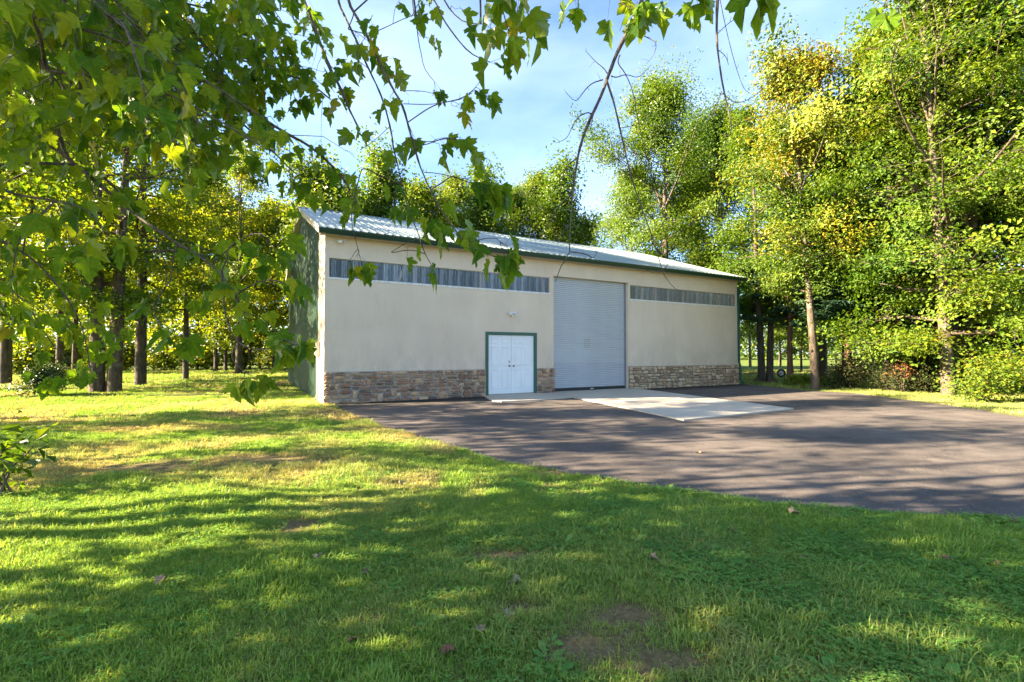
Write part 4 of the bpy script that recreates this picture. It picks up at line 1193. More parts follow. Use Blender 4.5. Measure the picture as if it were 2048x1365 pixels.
MX, MY = -5.3, -0.9
maple = bpy.data.objects.new('overhanging_maple_tree', None); C.objects.link(maple)
maple.location = (MX, MY, 0)
tag(maple, 'near maple whose leafy and dead branches hang into the top of the view', 'tree')
MO = np.array([MX, MY, 0.0])
leaves = []          # (position, tip direction, normal, size, owner branch)
rm = np.random.default_rng(77)

def resample(P, step):
    P = np.asarray(P, float)
    d = np.concatenate([[0], np.cumsum(np.linalg.norm(np.diff(P, axis=0), axis=1))])
    n_ = max(3, int(d[-1] / step) + 1)
    s_ = np.linspace(0, d[-1], n_)
    return np.stack([np.interp(s_, d, P[:, q]) for q in range(3)], 1), d[-1]

def smooth_line(P):
    P = np.asarray(P, float)
    for _ in range(2):
        Q = [P[0]]
        for a, b_ in zip(P[:-1], P[1:]): Q += [a * .75 + b_ * .25, a * .25 + b_ * .75]
        Q.append(P[-1]); P = np.array(Q)
    return P

def px_line(pts, d0, d1):
    n_ = len(pts)
    return np.array([at(px, py, d0 + (d1 - d0) * k / (n_ - 1)) for k, (px, py) in enumerate(pts)])

def add_leaf(p, d, size, br):
    tip = unit(d * .5 + np.array([0, 0, -.75]) + rm.normal(0, .38, 3))
    nrm = rm.normal(0, 1, 3); nrm -= tip * nrm.dot(tip); nrm = unit(nrm)
    if nrm[2] < 0: nrm = -nrm
    leaves.append((p, tip, nrm, size, br))

LIMB_PTS = []
def branch(name_label, P, r0, r1, leafy=0.0, twig=.16, size=(.085, .13), start=.0, sub=None, wob=.012, skip=None):
    P = smooth_line(P)
    tubes = []
    if LIMB_PTS:                         # the piece that joins it to the limb it grows from
        LP = np.concatenate(LIMB_PTS)
        dd = np.linalg.norm(LP - P[0], axis=1)
        q0 = LP[np.argmin(dd)]
        if .02 < dd.min() < 3.0:
            t0 = unit(P[1] - P[0])
            K = smooth_line(np.array([q0, q0 * .5 + P[0] * .5 + np.array([0, 0, .08 * dd.min()]), P[0] - t0 * min(.12, dd.min() * .2), P[0]]))
            tubes.append(tube_np(K, np.linspace(r0 * 1.25, r0, len(K)), 5))
    if r0 >= .0035: LIMB_PTS.append(P[::2])
    Q, Ln = resample(P, .05)
    Q = Q + np.cumsum(rm.normal(0, wob * .12, Q.shape), 0) * np.linspace(0, 1, len(Q))[:, None] ** .3
    rad = np.linspace(r0, r1, len(Q)) * (1 + .12 * rm.normal(0, 1, len(Q)) * (r0 > .004))
    tubes.append(tube_np(Q, np.abs(rad) + 3e-4, 6 if r0 > .006 else 5))
    mine = []
    if leafy:
        s_ = start * Ln + rm.uniform(0, .06)
        side_ = 1
        while s_ < Ln:
            f_ = s_ / Ln
            p0 = np.array([np.interp(f_, np.linspace(0, 1, len(Q)), Q[:, q]) for q in range(3)])
            i = min(len(Q) - 2, int(f_ * (len(Q) - 1)))
            tan = unit(Q[i + 1] - Q[i])
            for sg in (1, -1):
                if rm.random() > leafy: continue
                perp = rm.normal(0, 1, 3); perp -= tan * perp.dot(tan); perp = unit(perp)
                perp[2] *= .5
                d = unit(perp * .8 + tan * .5 + np.array([0, 0, -.2]))
                tl = twig * rm.uniform(.25, 1.3)
                m_ = p0 + d * tl * .6 + rm.normal(0, .008, 3)
                e_ = p0 + d * tl + np.array([0, 0, -.15 * tl])
                tubes.append(tube_np(np.array([p0, m_, e_]), np.array([.0021, .0017, .0012]), 3))
                for _ in range(rm.choice([1, 2, 2, 3])):
                    d2 = unit(d + rm.normal(0, .6, 3) + np.array([0, 0, -.4]))
                    pl = rm.uniform(.04, .085)
                    q_ = e_ + d2 * pl
                    tubes.append(tube_np(np.array([e_, e_ + d2 * pl * .5 + np.array([0, 0, .006]), q_]), np.array([.0011, .0009, .0009]), 3))
                    mine.append((q_, d2, rm.uniform(*size)))
            s_ += rm.uniform(.07, .15)
        for _ in range(3):
            d2 = unit(unit(Q[-1] - Q[-3]) + rm.normal(0, .6, 3))
            q_ = Q[-1] + d2 * .06
            tubes.append(tube_np(np.array([Q[-1], Q[-1] + d2 * .03, q_]), np.array([.0011, .0009, .0009]), 3))
            mine.append((q_, d2, rm.uniform(*size)))
    for sb in sub or []:
        S = smooth_line(sb)
        tubes.append(tube_np(S, np.linspace(max(.0022, r0 * .28), .0012, len(S)), 5))
        k = max(2, len(S) // 4)          # small spurs
        for i in range(2, len(S) - 1, k):
            d = unit(rm.normal(0, 1, 3))
            tubes.append(tube_np(np.array([S[i], S[i] + d * .012, S[i] + d * rm.uniform(.02, .05)]), np.array([.0014, .0012, .0007]), 3))
    tv, tf = join_np(tubes)
    o_ = ob('branch', np_mesh('branch', tv - MO, [tf], TWIG, smooth=True), maple)
    if name_label: o_['label'] = name_label
    for q_, d2, sz in mine:
        if skip is not None and skip(q_): continue
        u_ = project(q_)[0]
        if u_[1] > 770 and u_[0] < 420: continue
        add_leaf(q_, d2, sz, o_)
    return o_

TWIG = bark_material('bark_twig', (0.040, 0.032, 0.026), (0.15, 0.125, 0.10), 60, .4)
# trunk and limbs above and beside the camera
TR = np.array([(0, 0, -.2), (.02, .02, .15), (.1, .05, 1.2), (.2, .1, 2.4), (.3, .2, 3.4)], float) + MO
trk = [tube_np(TR, np.array([.42, .33, .29, .27, .25]), 12)]
fork = TR[-1]
limbs = {
    'a': [fork, (-4.0, .4, 4.3), (-2.6, 1.7, 4.8), (-1.25, 2.7, 4.55), (-1.0, 2.95, 4.1)],
    'b': [fork, (-3.6, -.3, 4.6), (-1.6, .6, 5.3), (.2, 1.9, 5.1), (.75, 2.9, 4.2)],
    'c': [fork, (-5.3, .9, 4.2), (-4.6, 2.3, 4.0), (-3.4, 3.2, 3.9)],
    'd': [fork, (-5.2, -.4, 5.0), (-5.6, .4, 7.0), (-5.4, .9, 9.0)],
    'e': [fork, (-6.4, -.6, 4.6), (-8.0, .2, 5.6), (-9.2, .6, 6.4)],
    'f': [fork, (-5.6, -1.6, 4.6), (-6.2, -3.2, 6.0), (-6.6, -4.4, 7.0)]}
for k, pts in limbs.items():
    S = smooth_line(np.array([np.array(p, float) for p in pts]))
    LIMB_PTS.append(resample(S, .1)[0])
    trk.append(tube_np(S, np.linspace(.13, .02 if k in 'ab' else .035, len(S)), 8))
S = smooth_line(np.array([(.2, 1.9, 5.1), (.9, 2.3, 4.9), (1.4, 2.6, 4.3)], float)); LIMB_PTS.append(resample(S, .1)[0]); trk.append(tube_np(S, np.linspace(.03, .016, len(S)), 6))
tv, tf = join_np(trk)
ob('trunk', np_mesh('trunk', tv - MO, [tf], BARK_MAPLE, smooth=True), maple)

# leafy hanging branches, centre left
b1 = px_line([(690, -90), (694, 0), (718, 37), (748, 96), (777, 156), (807, 208), (822, 267), (837, 319), (859, 375), (885, 419), (914, 460), (933, 486), (975, 508), (1005, 515)], 2.9, 2.5)
branch(None, b1, .0095, .0022, .30, .13, (.085, .125), .10, [
    px_line([(807, 208), (859, 210), (896, 204), (933, 197), (963, 160)], 2.73, 2.65), px_line([(800, 182), (848, 182), (880, 192)], 2.75, 2.8),
    px_line([(822, 278), (862, 286), (892, 274), (926, 282), (937, 308)], 2.68, 2.6), px_line([(848, 345), (877, 347), (914, 356), (948, 369), (974, 367), (996, 375)], 2.64, 2.6)])
branch(None, px_line([(896, 204), (933, 197), (955, 170), (968, 185)], 2.65, 2.6), .0028, .0014, .75, .06, (.085, .115))
branch(None, px_line([(914, 356), (948, 369), (974, 367), (996, 385)], 2.62, 2.6), .0028, .0014, .75, .07, (.085, .12))
branch(None, px_line([(862, 286), (892, 274), (926, 282), (940, 300)], 2.65, 2.6), .0026, .0014, .6, .06, (.08, .11))
branch(None, px_line([(933, 486), (960, 480), (990, 470), (1008, 490)], 2.5, 2.45), .0026, .0014, .85, .06, (.085, .12))
branch(None, px_line([(670, -90), (673, 0), (688, 33), (714, 85), (736, 137), (762, 189), (781, 252), (788, 304), (803, 364), (814, 415), (833, 460), (848, 506), (862, 532)], 3.1, 2.7), .008, .002, .16, .12, (.08, .115), .25, [
    px_line([(736, 137), (706, 115), (690, 100)], 3.0, 3.0), px_line([(781, 252), (745, 285), (720, 300)], 2.9, 3.0)])
branch(None, px_line([(600, -20), (640, 89), (655, 130), (677, 174), (696, 223), (712, 256)], 3.3, 3.0), .014, .006, .42, .16, (.085, .125))
branch(None, px_line([(824, -60), (824, 0), (840, 89), (851, 145), (870, 163)], 2.8, 2.7), .004, .0014, .12, .08, (.08, .11), .4)
branch(None, px_line([(820, -70), (870, 0), (885, 41), (914, 80), (944, 115), (981, 130)], 2.4, 2.25), .0042, .002, .10, .10, (.1, .13), .5)
branch(None, px_line([(850, -70), (890, 0), (911, 32), (937, 48), (963, 48)], 2.3, 2.2), .0042, .002, .45, .06, (.10, .13), .55)
branch(None, px_line([(960, -60), (985, -20), (1005, 20), (1018, 60)], 2.1, 2.0), .004, .002, .95, .10, (.11, .14), .2)
branch(None, px_line([(1020, -60), (1045, -10), (1060, 30), (1062, 55)], 2.15, 2.1), .004, .002, .6, .06, (.10, .13), .3)
branch(None, px_line([(1130, -60), (1142, -30), (1148, -5)], 2.2, 2.2), .004, .002, .3, .05, (.1, .12), .4)
branch(None, px_line([(700, 60), (740, 70), (800, 40), (830, 30)], 2.9, 2.7), .003, .0015, .55, .1, (.085, .12))
branch(None, px_line([(720, 350), (705, 400), (700, 440), (722, 523)], 2.7, 2.7), .003, .0012, .22, .06, (.08, .11), .0)
branch(None, px_line([(790, 500), (820, 480), (850, 475), (870, 462)], 2.6, 2.55), .0022, .0012, .7, .05, (.08, .11), .2)
# dead branches
branch('bare dead branch forking low over the roof', px_line([(1320, -110), (1283, 5), (1267, 44), (1235, 104), (1218, 148), (1200, 197), (1178, 241), (1160, 290), (1152, 334), (1144, 390), (1141, 445), (1137, 480), (1141, 504), (1120, 532), (1111, 562)], 2.9, 2.5), .0145, .0016, 0, sub=[
    px_line([(1141, 504), (1164, 507), (1180, 512), (1186, 518), (1195, 504)], 2.53, 2.5), px_line([(1271, 50), (1278, 68), (1301, 78), (1314, 87), (1308, 111), (1293, 128)], 2.88, 2.8),
    px_line([(1214, 147), (1208, 137), (1193, 126), (1171, 102)], 2.75, 2.8), px_line([(1206, 160), (1182, 167), (1163, 189), (1152, 206), (1132, 186)], 2.73, 2.65),
    px_line([(1183, 228), (1174, 225), (1156, 234), (1143, 256), (1134, 278), (1113, 286)], 2.68, 2.6), px_line([(1240, 110), (1234, 126), (1252, 148), (1267, 186), (1275, 237), (1286, 289), (1301, 312)], 2.78, 2.8),
    px_line([(1222, 152), (1233, 156), (1252, 148), (1278, 158), (1302, 130)], 2.75, 2.75), px_line([(1154, 317), (1130, 334), (1122, 371), (1121, 401)], 2.62, 2.6),
    px_line([(1143, 390), (1119, 408), (1100, 445), (1078, 471)], 2.58, 2.5), px_line([(1139, 450), (1120, 470), (1115, 488)], 2.55, 2.5), px_line([(1200, 195), (1186, 230), (1180, 262)], 2.7, 2.7)], wob=.006)
branch('long thin dead twig reaching down over the roof', px_line([(1213, 160), (1231, 215), (1246, 282), (1263, 356), (1285, 416), (1302, 463), (1316, 505), (1325, 540), (1340, 565), (1353, 577)], 2.76, 2.5), .0062, .0014, 0, sub=[
    px_line([(1249, 282), (1278, 315), (1315, 356), (1341, 404)], 2.68, 2.65), px_line([(1325, 540), (1306, 546), (1296, 542), (1288, 535)], 2.53, 2.5), px_line([(1243, 256), (1271, 252), (1304, 230)], 2.7, 2.7),
    px_line([(1258, 330), (1240, 318), (1243, 296)], 2.66, 2.7), px_line([(1325, 540), (1331, 535), (1337, 528)], 2.53, 2.52)], wob=.006)
branch('bare dead branch beside the yellow tree top', px_line([(1440, -110), (1434, 0), (1431, 67), (1436, 126), (1445, 180), (1456, 226), (1464, 263), (1452, 276), (1441, 306)], 2.7, 2.4), .0085, .0016, 0, sub=[
    px_line([(1464, 256), (1494, 240), (1524, 233), (1568, 223)], 2.42, 2.4), px_line([(1446, 186), (1468, 208), (1501, 200), (1541, 163)], 2.5, 2.5), px_line([(1443, 183), (1428, 226), (1408, 253)], 2.5, 2.45),
    px_line([(1433, -40), (1440, 0), (1454, 67), (1471, 133), (1488, 180), (1499, 186)], 2.65, 2.6), px_line([(1436, 67), (1464, 40), (1488, 35)], 2.6, 2.5), px_line([(1436, 100), (1452, 112), (1457, 130)], 2.55, 2.55)], wob=.006)
# leaf sprays along the top edge
branch(None, px_line([(1215, -60), (1228, -20), (1240, 5), (1262, 18)], 2.45, 2.4), .004, .002, .5, .06, (.11, .14), .3)
branch(None, px_line([(1275, -50), (1292, -10), (1300, 12)], 2.4, 2.4), .004, .002, .6, .05, (.11, .14), .4)
branch(None, px_line([(1370, -50), (1382, -20), (1392, -4)], 2.4, 2.4), .004, .002, .5, .05, (.10, .13), .4)
branch(None, px_line([(1510, -70), (1512, -40), (1515, -25)], 1.9, 1.9), .004, .002, .8, .04, (.12, .145), .5)
branch(None, px_line([(1770, -40), (1780, -15), (1775, 2)], 2.6, 2.6), .004, .002, .3, .04, (.10, .12), .5)

# left branches with broad leaves in front of the wood
branch(None, px_line([(150, 330), (233, 400), (266, 427), (299, 450), (349, 486), (399, 513), (443, 550), (472, 590), (486, 630)], 2.99, 2.34), .011, .003, .30, .16, (.085, .125), .1, [
    px_line([(309, 470), (333, 533), (333, 573), (309, 606), (286, 646)], 2.73, 2.60), px_line([(423, 530), (466, 490), (509, 463)], 2.54, 2.47)])
branch(None, px_line([(443, 545), (446, 600), (456, 646), (472, 686), (510, 703), (550, 699), (575, 693)], 2.44, 2.15), .005, .0022, .22, .08, (.085, .12), .45)
branch(None, px_line([(472, 590), (510, 565), (540, 558), (572, 570)], 2.34, 2.21), .004, .002, .5, .07, (.09, .125))
branch(None, px_line([(466, 490), (509, 463), (535, 470), (545, 495)], 2.47, 2.41), .003, .002, .6, .08, (.10, .135))
branch(None, px_line([(333, 573), (309, 606), (310, 640), (330, 660)], 2.67, 2.60), .003, .002, .6, .1, (.10, .135))
branch(None, px_line([(550, 690), (575, 675), (588, 690)], 2.21, 2.15), .003, .002, .5, .06, (.09, .125))
branch(None, px_line([(472, 686), (460, 720), (460, 715), (480, 740), (500, 752)], 2.34, 2.27), .003, .0016, .22, .05, (.085, .115), .3)
branch(None, px_line([(-80, 160), (0, 213), (50, 246), (83, 273), (133, 313), (180, 350)], 3.25, 2.99), .016, .010, .45, .18, (.10, .14))
branch(None, px_line([(-100, 420), (-20, 470), (40, 500), (90, 540), (140, 600), (170, 660), (185, 740)], 3.38, 3.77), .010, .003, .85, .26, (.095, .135))
branch(None, px_line([(-100, 520), (0, 560), (60, 610), (110, 690), (150, 730)], 3.77, 4.03), .007, .002, .75, .24, (.09, .13), 0, None, .012, lambda q: project(q)[0, 0] > 245)
branch(None, px_line([(-60, 350), (30, 390), (110, 400), (180, 420), (215, 470)], 2.60, 2.47), .008, .002, .8, .2, (.11, .145))
branch(None, px_line([(120, 420), (150, 500), (165, 570), (190, 640), (205, 700)], 3.77, 3.90), .005, .002, .8, .22, (.09, .13))
branch(None, px_line([(60, 430), (30, 500), (20, 580), (40, 640)], 3.25, 3.38), .005, .002, .7, .2, (.09, .13))
# long limbs through the upper-left canopy
branch(None, px_line([(230, -60), (293, 20), (333, 67), (376, 123), (432, 190), (509, 226), (566, 263), (632, 299), (680, 350), (700, 380)], 3.4, 3.3), .018, .006, .55, .26, (.09, .13))
branch(None, px_line([(340, 40), (396, 83), (492, 123), (566, 150), (620, 165), (660, 200)], 3.3, 3.2), .011, .004, .6, .26, (.09, .13))
branch(None, px_line([(90, -60), (120, 0), (143, 60), (147, 140), (140, 185), (120, 215)], 3.0, 2.9), .009, .003, .6, .22, (.09, .13))
branch(None, px_line([(420, 190), (500, 260), (560, 320), (600, 360)], 3.4, 3.4), .009, .003, .5, .22, (.09, .13))
for k in range(150):
    px, py = rm.uniform(-160, 560), rm.uniform(-170, 250)
    d_ = rm.uniform(1.8, 3.5)
    p0 = at(px, py, d_)
    v = unit(np.array([rm.uniform(.25, 1.0), rm.uniform(-.4, .6), rm.uniform(-.75, .05)]))
    ln_ = rm.uniform(.6, 1.3)
    P = [p0, p0 + v * ln_ * .5 + np.array([0, 0, .05]), p0 + v * ln_ + np.array([0, 0, -.12])]
    pe = project(np.array(P[-1]))[0]
    if pe[0] > 600 or pe[1] > 330: continue
    def sk(q):
        u = project(q)[0]
        lim = 330 + 60 * math.sin(u[0] * .021) if u[0] < 560 else 330 - (u[0] - 560) * .9
        return u[1] > lim or u[0] > 720
    branch(None, np.array(P), .006, .002, .70, .22, (.065, .11), 0, None, .012, sk)

# blades: the 300 that show largest are pieces of their own, the rest one mass
Pl = np.array([l[0] for l in leaves]); pj = project(Pl)
szs = np.array([l[3] for l in leaves])
vis = (pj[:, 2] > .3) & (pj[:, 0] > -40) & (pj[:, 0] < 2088) & (pj[:, 1] > -40) & (pj[:, 1] < 1400)
app = np.where(vis, szs / np.maximum(pj[:, 2], .3), 0)
order = np.argsort(-app)
top = set(order[:300].tolist())
V_, F_, U_, T_ = [], [], [], []
off = 0
for i, (p, tip, nrm, size, br) in enumerate(leaves):
    bx = np.cross(tip, nrm)
    M = np.stack([bx, tip, nrm], 1) * size
    k = int(rm.integers(len(shapes)))
    if i in top:
        m4 = Matrix([[*M[0], p[0] - MX], [*M[1], p[1] - MY], [*M[2], p[2]], [0, 0, 0, 1]])
        o_ = bpy.data.objects.new('leaf', shape_me[k]); C.objects.link(o_)
        o_.parent = br
        o_.matrix_basis = m4
    else:
        SV, SF, SU = shapes[k]
        V_.append(SV @ M.T + p - MO); F_.append(SF + off); U_.append(SU); T_.append(np.full(len(SV), rm.random()))
        off += len(SV)
# the crown out of view above and beside the camera
CL = []
rr = np.random.default_rng(5)
anchors = np.array([(-8.8, .6, 6.2), (-7.6, .2, 5.2), (-6.4, 1.6, 5.0), (-5.6, .6, 7.2), (-5.4, .9, 9), (-6.4, -3.6, 6.4), (-6.0, -2, 5), (-7.5, 2.2, 4.4), (-9.5, 1.8, 4.6), (-8.5, -1.5, 5), (-3.6, -.6, 5.2), (-7, -4.2, 4.5), (-9, -3, 6.5), (-8.6, 2.8, 3.4), (-7.2, 3.4, 3.2), (-6.2, -1.2, 3.6), (-8.2, -.6, 3.4), (-8, 2.2, 5.4), (-7, 1.6, 4), (-10, 1, 7), (-9.6, .2, 4.2), (-8.6, 1.4, 6.6), (-10.5, 2, 5.6), (-8, 1.0, 2.6), (-8.6, 1.6, 3.2), (-7.4, .8, 3.4), (-8.2, 1.8, 4.2), (-9, 1.2, 4.8), (-8, .4, 4.4), (-7.6, 1.7, 2.4), (-9, .8, 2.1), (-7, .2, 2.6)])
ncl = 9600
ai = rr.integers(len(anchors), size=ncl)
cl2 = anchors[ai] + np.clip(rr.normal(size=(ncl, 3)), -2, 2) * np.array([.62, .62, .42])
pj2 = project(cl2)
keep = ~((pj2[:, 2] > .2) & (pj2[:, 0] > -80) & (pj2[:, 0] < 2130) & (pj2[:, 1] > -80))
cl2 = cl2[keep]
for p in cl2:
    tip = unit(rr.normal(0, .5, 3) + np.array([0, 0, -.6])); nrm = rr.normal(0, 1, 3); nrm -= tip * nrm.dot(tip); nrm = unit(nrm)
    M = np.stack([np.cross(tip, nrm), tip, nrm], 1) * rr.uniform(.11, .17)
    SV, SF, SU = shapes[int(rr.integers(8))]
    V_.append(SV @ M.T + p - MO); F_.append(SF + off); U_.append(SU); T_.append(np.full(len(SV), rr.random()))
    off += len(SV)
fo = ob('foliage', np_mesh('foliage', np.concatenate(V_), [np.concatenate(F_)], ML, {'tint': np.concatenate(T_)}, uv=np.concatenate(U_)), maple)
fo['kind'] = 'stuff'

# ------------------------------------------------------------------ grass
def grass_material(name, stops, dry, trans=.4):
    m = bpy.data.materials.new(name)
    m.use_nodes = True
    nt = m.node_tree; nt.nodes.clear()
    out = nt.nodes.new('ShaderNodeOutputMaterial')
    a = nt.nodes.new('ShaderNodeAttribute'); a.attribute_type = 'INSTANCER'; a.attribute_name = 'tint'
    d = nt.nodes.new('ShaderNodeAttribute'); d.attribute_type = 'INSTANCER'; d.attribute_name = 'dry'
    bl = nt.nodes.new('ShaderNodeAttribute'); bl.attribute_name = 'blade'
    mx = nt.nodes.new('ShaderNodeMath'); mx.operation = 'MULTIPLY_ADD'; mx.inputs[1].default_value = .5
    nt.links.new(bl.outputs['Fac'], mx.inputs[0])
    hm = nt.nodes.new('ShaderNodeMath'); hm.operation = 'MULTIPLY'; hm.inputs[1].default_value = .6
    nt.links.new(a.outputs['Fac'], hm.inputs[0]); nt.links.new(hm.outputs[0], mx.inputs[2])
    c = ramp(nt, mx.outputs[0], stops)
    dm = nt.nodes.new('ShaderNodeMath'); dm.operation = 'MULTIPLY_ADD'; dm.inputs[1].default_value = .55; dm.use_clamp = True
    nt.links.new(bl.outputs['Fac'], dm.inputs[0])
    ds = nt.nodes.new('ShaderNodeMath'); ds.operation = 'SUBTRACT'; ds.inputs[1].default_value = .25
    nt.links.new(d.outputs['Fac'], ds.inputs[0]); nt.links.new(ds.outputs[0], dm.inputs[2])
    c = mix(nt, dm.outputs[0], c, dry)
    dif = nt.nodes.new('ShaderNodeBsdfDiffuse'); tr = nt.nodes.new('ShaderNodeBsdfTranslucent')
    nt.links.new(c, dif.inputs['Color']); nt.links.new(mix(nt, 1.0, c, (1.2, 1.1, .55), 'MULTIPLY'), tr.inputs['Color'])
    m1 = nt.nodes.new('ShaderNodeMixShader'); m1.inputs[0].default_value = trans
    nt.links.new(dif.outputs[0], m1.inputs[1]); nt.links.new(tr.outputs[0], m1.inputs[2])
    gl = nt.nodes.new('ShaderNodeBsdfGlossy'); gl.inputs['Roughness'].default_value = .4
    m2 = nt.nodes.new('ShaderNodeMixShader'); m2.inputs[0].default_value = .012
    nt.links.new(m1.outputs[0], m2.inputs[1]); nt.links.new(gl.outputs[0], m2.inputs[2])
    nt.links.new(m2.outputs[0], out.inputs['Surface'])
    return m
GRASS = grass_material('grass_blade', [(0.0, (0.105, 0.225, 0.030)), (0.5, (0.185, 0.345, 0.045)), (1.0, (0.30, 0.42, 0.07))], (0.46, 0.37, 0.17))
CLOVER = grass_material('clover_leaf', [(0.0, (0.070, 0.190, 0.040)), (0.5, (0.125, 0.280, 0.052)), (1.0, (0.20, 0.36, 0.065))], (0.20, 0.18, 0.06), .3)

def tuft(seed, nb, spread, hmin, hmax, w):
    r = np.random.default_rng(seed)
    V, F3, F4, B = [], [], [], []
    for i in range(nb):
        a, rad = r.uniform(0, 2 * np.pi), spread * math.sqrt(r.random())
        p = np.array([math.cos(a) * rad, math.sin(a) * rad, -.008])
        h = r.uniform(hmin, hmax); az = r.uniform(0, 2 * np.pi); lean = r.uniform(.2, 1.25)
        d = np.array([math.cos(az), math.sin(az), 0]); s_ = np.array([-d[1], d[0], 0]) * w * r.uniform(.7, 1.3) * .5
        m_ = p + d * h * lean * .35 + np.array([0, 0, h * .62]); t = p + d * h * lean + np.array([0, 0, h * (1.02 - .4 * lean)])
        o_ = len(V)
        V += [p - s_, p + s_, m_ + s_ * .8, m_ - s_ * .8, t]
        F4.append((o_, o_ + 1, o_ + 2, o_ + 3)); F3.append((o_ + 3, o_ + 2, o_ + 4))
        B += [r.random()] * 5
    return np_mesh('tuft', np.array(V), [np.array(F4), np.array(F3)], GRASS, {'blade': B})
def clover(seed, nb, spread, lr, hmax):
    r = np.random.default_rng(seed)
    V, F4, B = [], [], []
    for i in range(nb):
        a, rad = r.uniform(0, 2 * np.pi), spread * math.sqrt(r.random())
        c = np.array([math.cos(a) * rad, math.sin(a) * rad, r.uniform(.01, hmax)])
        az0 = r.uniform(0, 2 * np.pi); bb = r.random()
        for k in range(3):
            az = az0 + k * 2.094
            d = np.array([math.cos(az), math.sin(az), r.uniform(-.25, .35)]); s_ = np.array([-math.sin(az), math.cos(az), 0])
            l_ = lr * r.uniform(.8, 1.2); o_ = len(V)
            V += [c, c + d * l_ * .6 + s_ * l_ * .45, c + d * l_ * 1.05, c + d * l_ * .6 - s_ * l_ * .45]
            F4.append((o_, o_ + 1, o_ + 2, o_ + 3)); B += [bb] * 4
    return np_mesh('clover', np.array(V), [np.array(F4)], CLOVER, {'blade': B})
def rosette(seed, nb, ln_):
    r = np.random.default_rng(seed)
    V, F4, F3, B = [], [], [], []
    for i in range(nb):
        az = i * 2.4 + r.uniform(-.3, .3); l_ = ln_ * r.uniform(.6, 1.15); up = r.uniform(.1, .75)
        d = np.array([math.cos(az), math.sin(az), 0]); s_ = np.array([-d[1], d[0], 0]) * l_ * .20
        o_ = len(V)
        z = lambda t: np.array([0, 0, l_ * (up * t - .55 * up * t * t)])
        V += [d * .01, d * l_ * .35 + s_ * .55 + z(.35), d * l_ * .35 - s_ * .55 + z(.35), d * l_ * .72 + s_ + z(.72), d * l_ * .72 - s_ + z(.72), d * l_ + z(1.0)]
        F3 += [(o_, o_ + 1, o_ + 2), (o_ + 3, o_ + 5, o_ + 4)]; F4.append((o_ + 1, o_ + 3, o_ + 4, o_ + 2)); B += [r.random()] * 6
    return np_mesh('weed', np.array(V), [np.array(F4), np.array(F3)], CLOVER, {'blade': B})

def vnoise(x, y, s_, seed):
    """smooth value noise"""
    r = np.random.default_rng(seed)
    G = r.random((128, 128))
    X, Y = x / s_ + 50, y / s_ + 50
    i, j = np.floor(X).astype(int), np.floor(Y).astype(int)
    fx, fy = X - i, Y - j
    fx, fy = fx * fx * (3 - 2 * fx), fy * fy * (3 - 2 * fy)
    g = lambda a, b_: G[a % 128, b_ % 128]
    return (g(i, j) * (1 - fx) + g(i + 1, j) * fx) * (1 - fy) + (g(i, j + 1) * (1 - fx) + g(i + 1, j + 1) * fx) * fy

apron_np = apron
bare_spots = [(ground_at(1255, 1250)[:2], .30, .16), (ground_at(1180, 1310)[:2], .34, .2), (ground_at(1040, 1230)[:2], .22, .13), (ground_at(600, 1060)[:2], .28, .30), (ground_at(300, 940)[:2], .9, .45), (ground_at(540, 925)[:2], .8, .35), (ground_at(1010, 1120)[:2], .35, .14),
              (ground_at(1330, 1340)[:2], .3, .12), (ground_at(380, 790)[:2], 2.0, .8), (ground_at(1120, 945)[:2], .5, .14), (ground_at(1880, 783)[:2], 1.6, .5)]
def lawn_points(n_try, ymin, ymax, seed, dens_pow=0.0):
    r = np.random.default_rng(seed)
    y = np.sqrt(r.uniform(ymin ** 2, ymax ** 2, n_try))
    x = r.uniform(-1.0, 1.0, n_try) * (y * 1.10 + 3.0)
    ok = ~inside(asphalt_poly, x, y) & ~inside(bld_poly, x, y) & ~inside(apron_np, x, y)
    x, y = x[ok], y[ok]
    bare_ = np.zeros(len(x))
    for (c, a, b_) in bare_spots:
        q = ((x - c[0]) / a) ** 2 + ((y - c[1]) / b_) ** 2
        bare_ = np.maximum(bare_, np.exp(-q * 1.5))
    pn = vnoise(x, y, .8, 1) * .6 + vnoise(x, y, .28, 2) * .4
    dry = np.clip((vnoise(x, y, 1.5, 3) - .62) * 1.2, 0, .35) + bare_ * .5 + np.clip((vnoise(x, y, .35, 9) - .70) * 1.5, 0, .35)
    dry *= np.where(y < 4.2, .55, 1.0)
    dry += np.where((x > 9) & (y > 8), .35, 0)
    dry += np.where((x < -.8) & (y > 4.5), np.clip((vnoise(x, y, .9, 31) - .42) * 1.8, 0, .65), 0)
    keep = r.random(len(x)) < np.clip(1.12 - bare_ * 1.2 - np.clip(pn - .62, 0, 1) * 1.6, .03, 1)
    return x[keep], y[keep], np.clip(dry[keep], 0, 1), bare_[keep], r

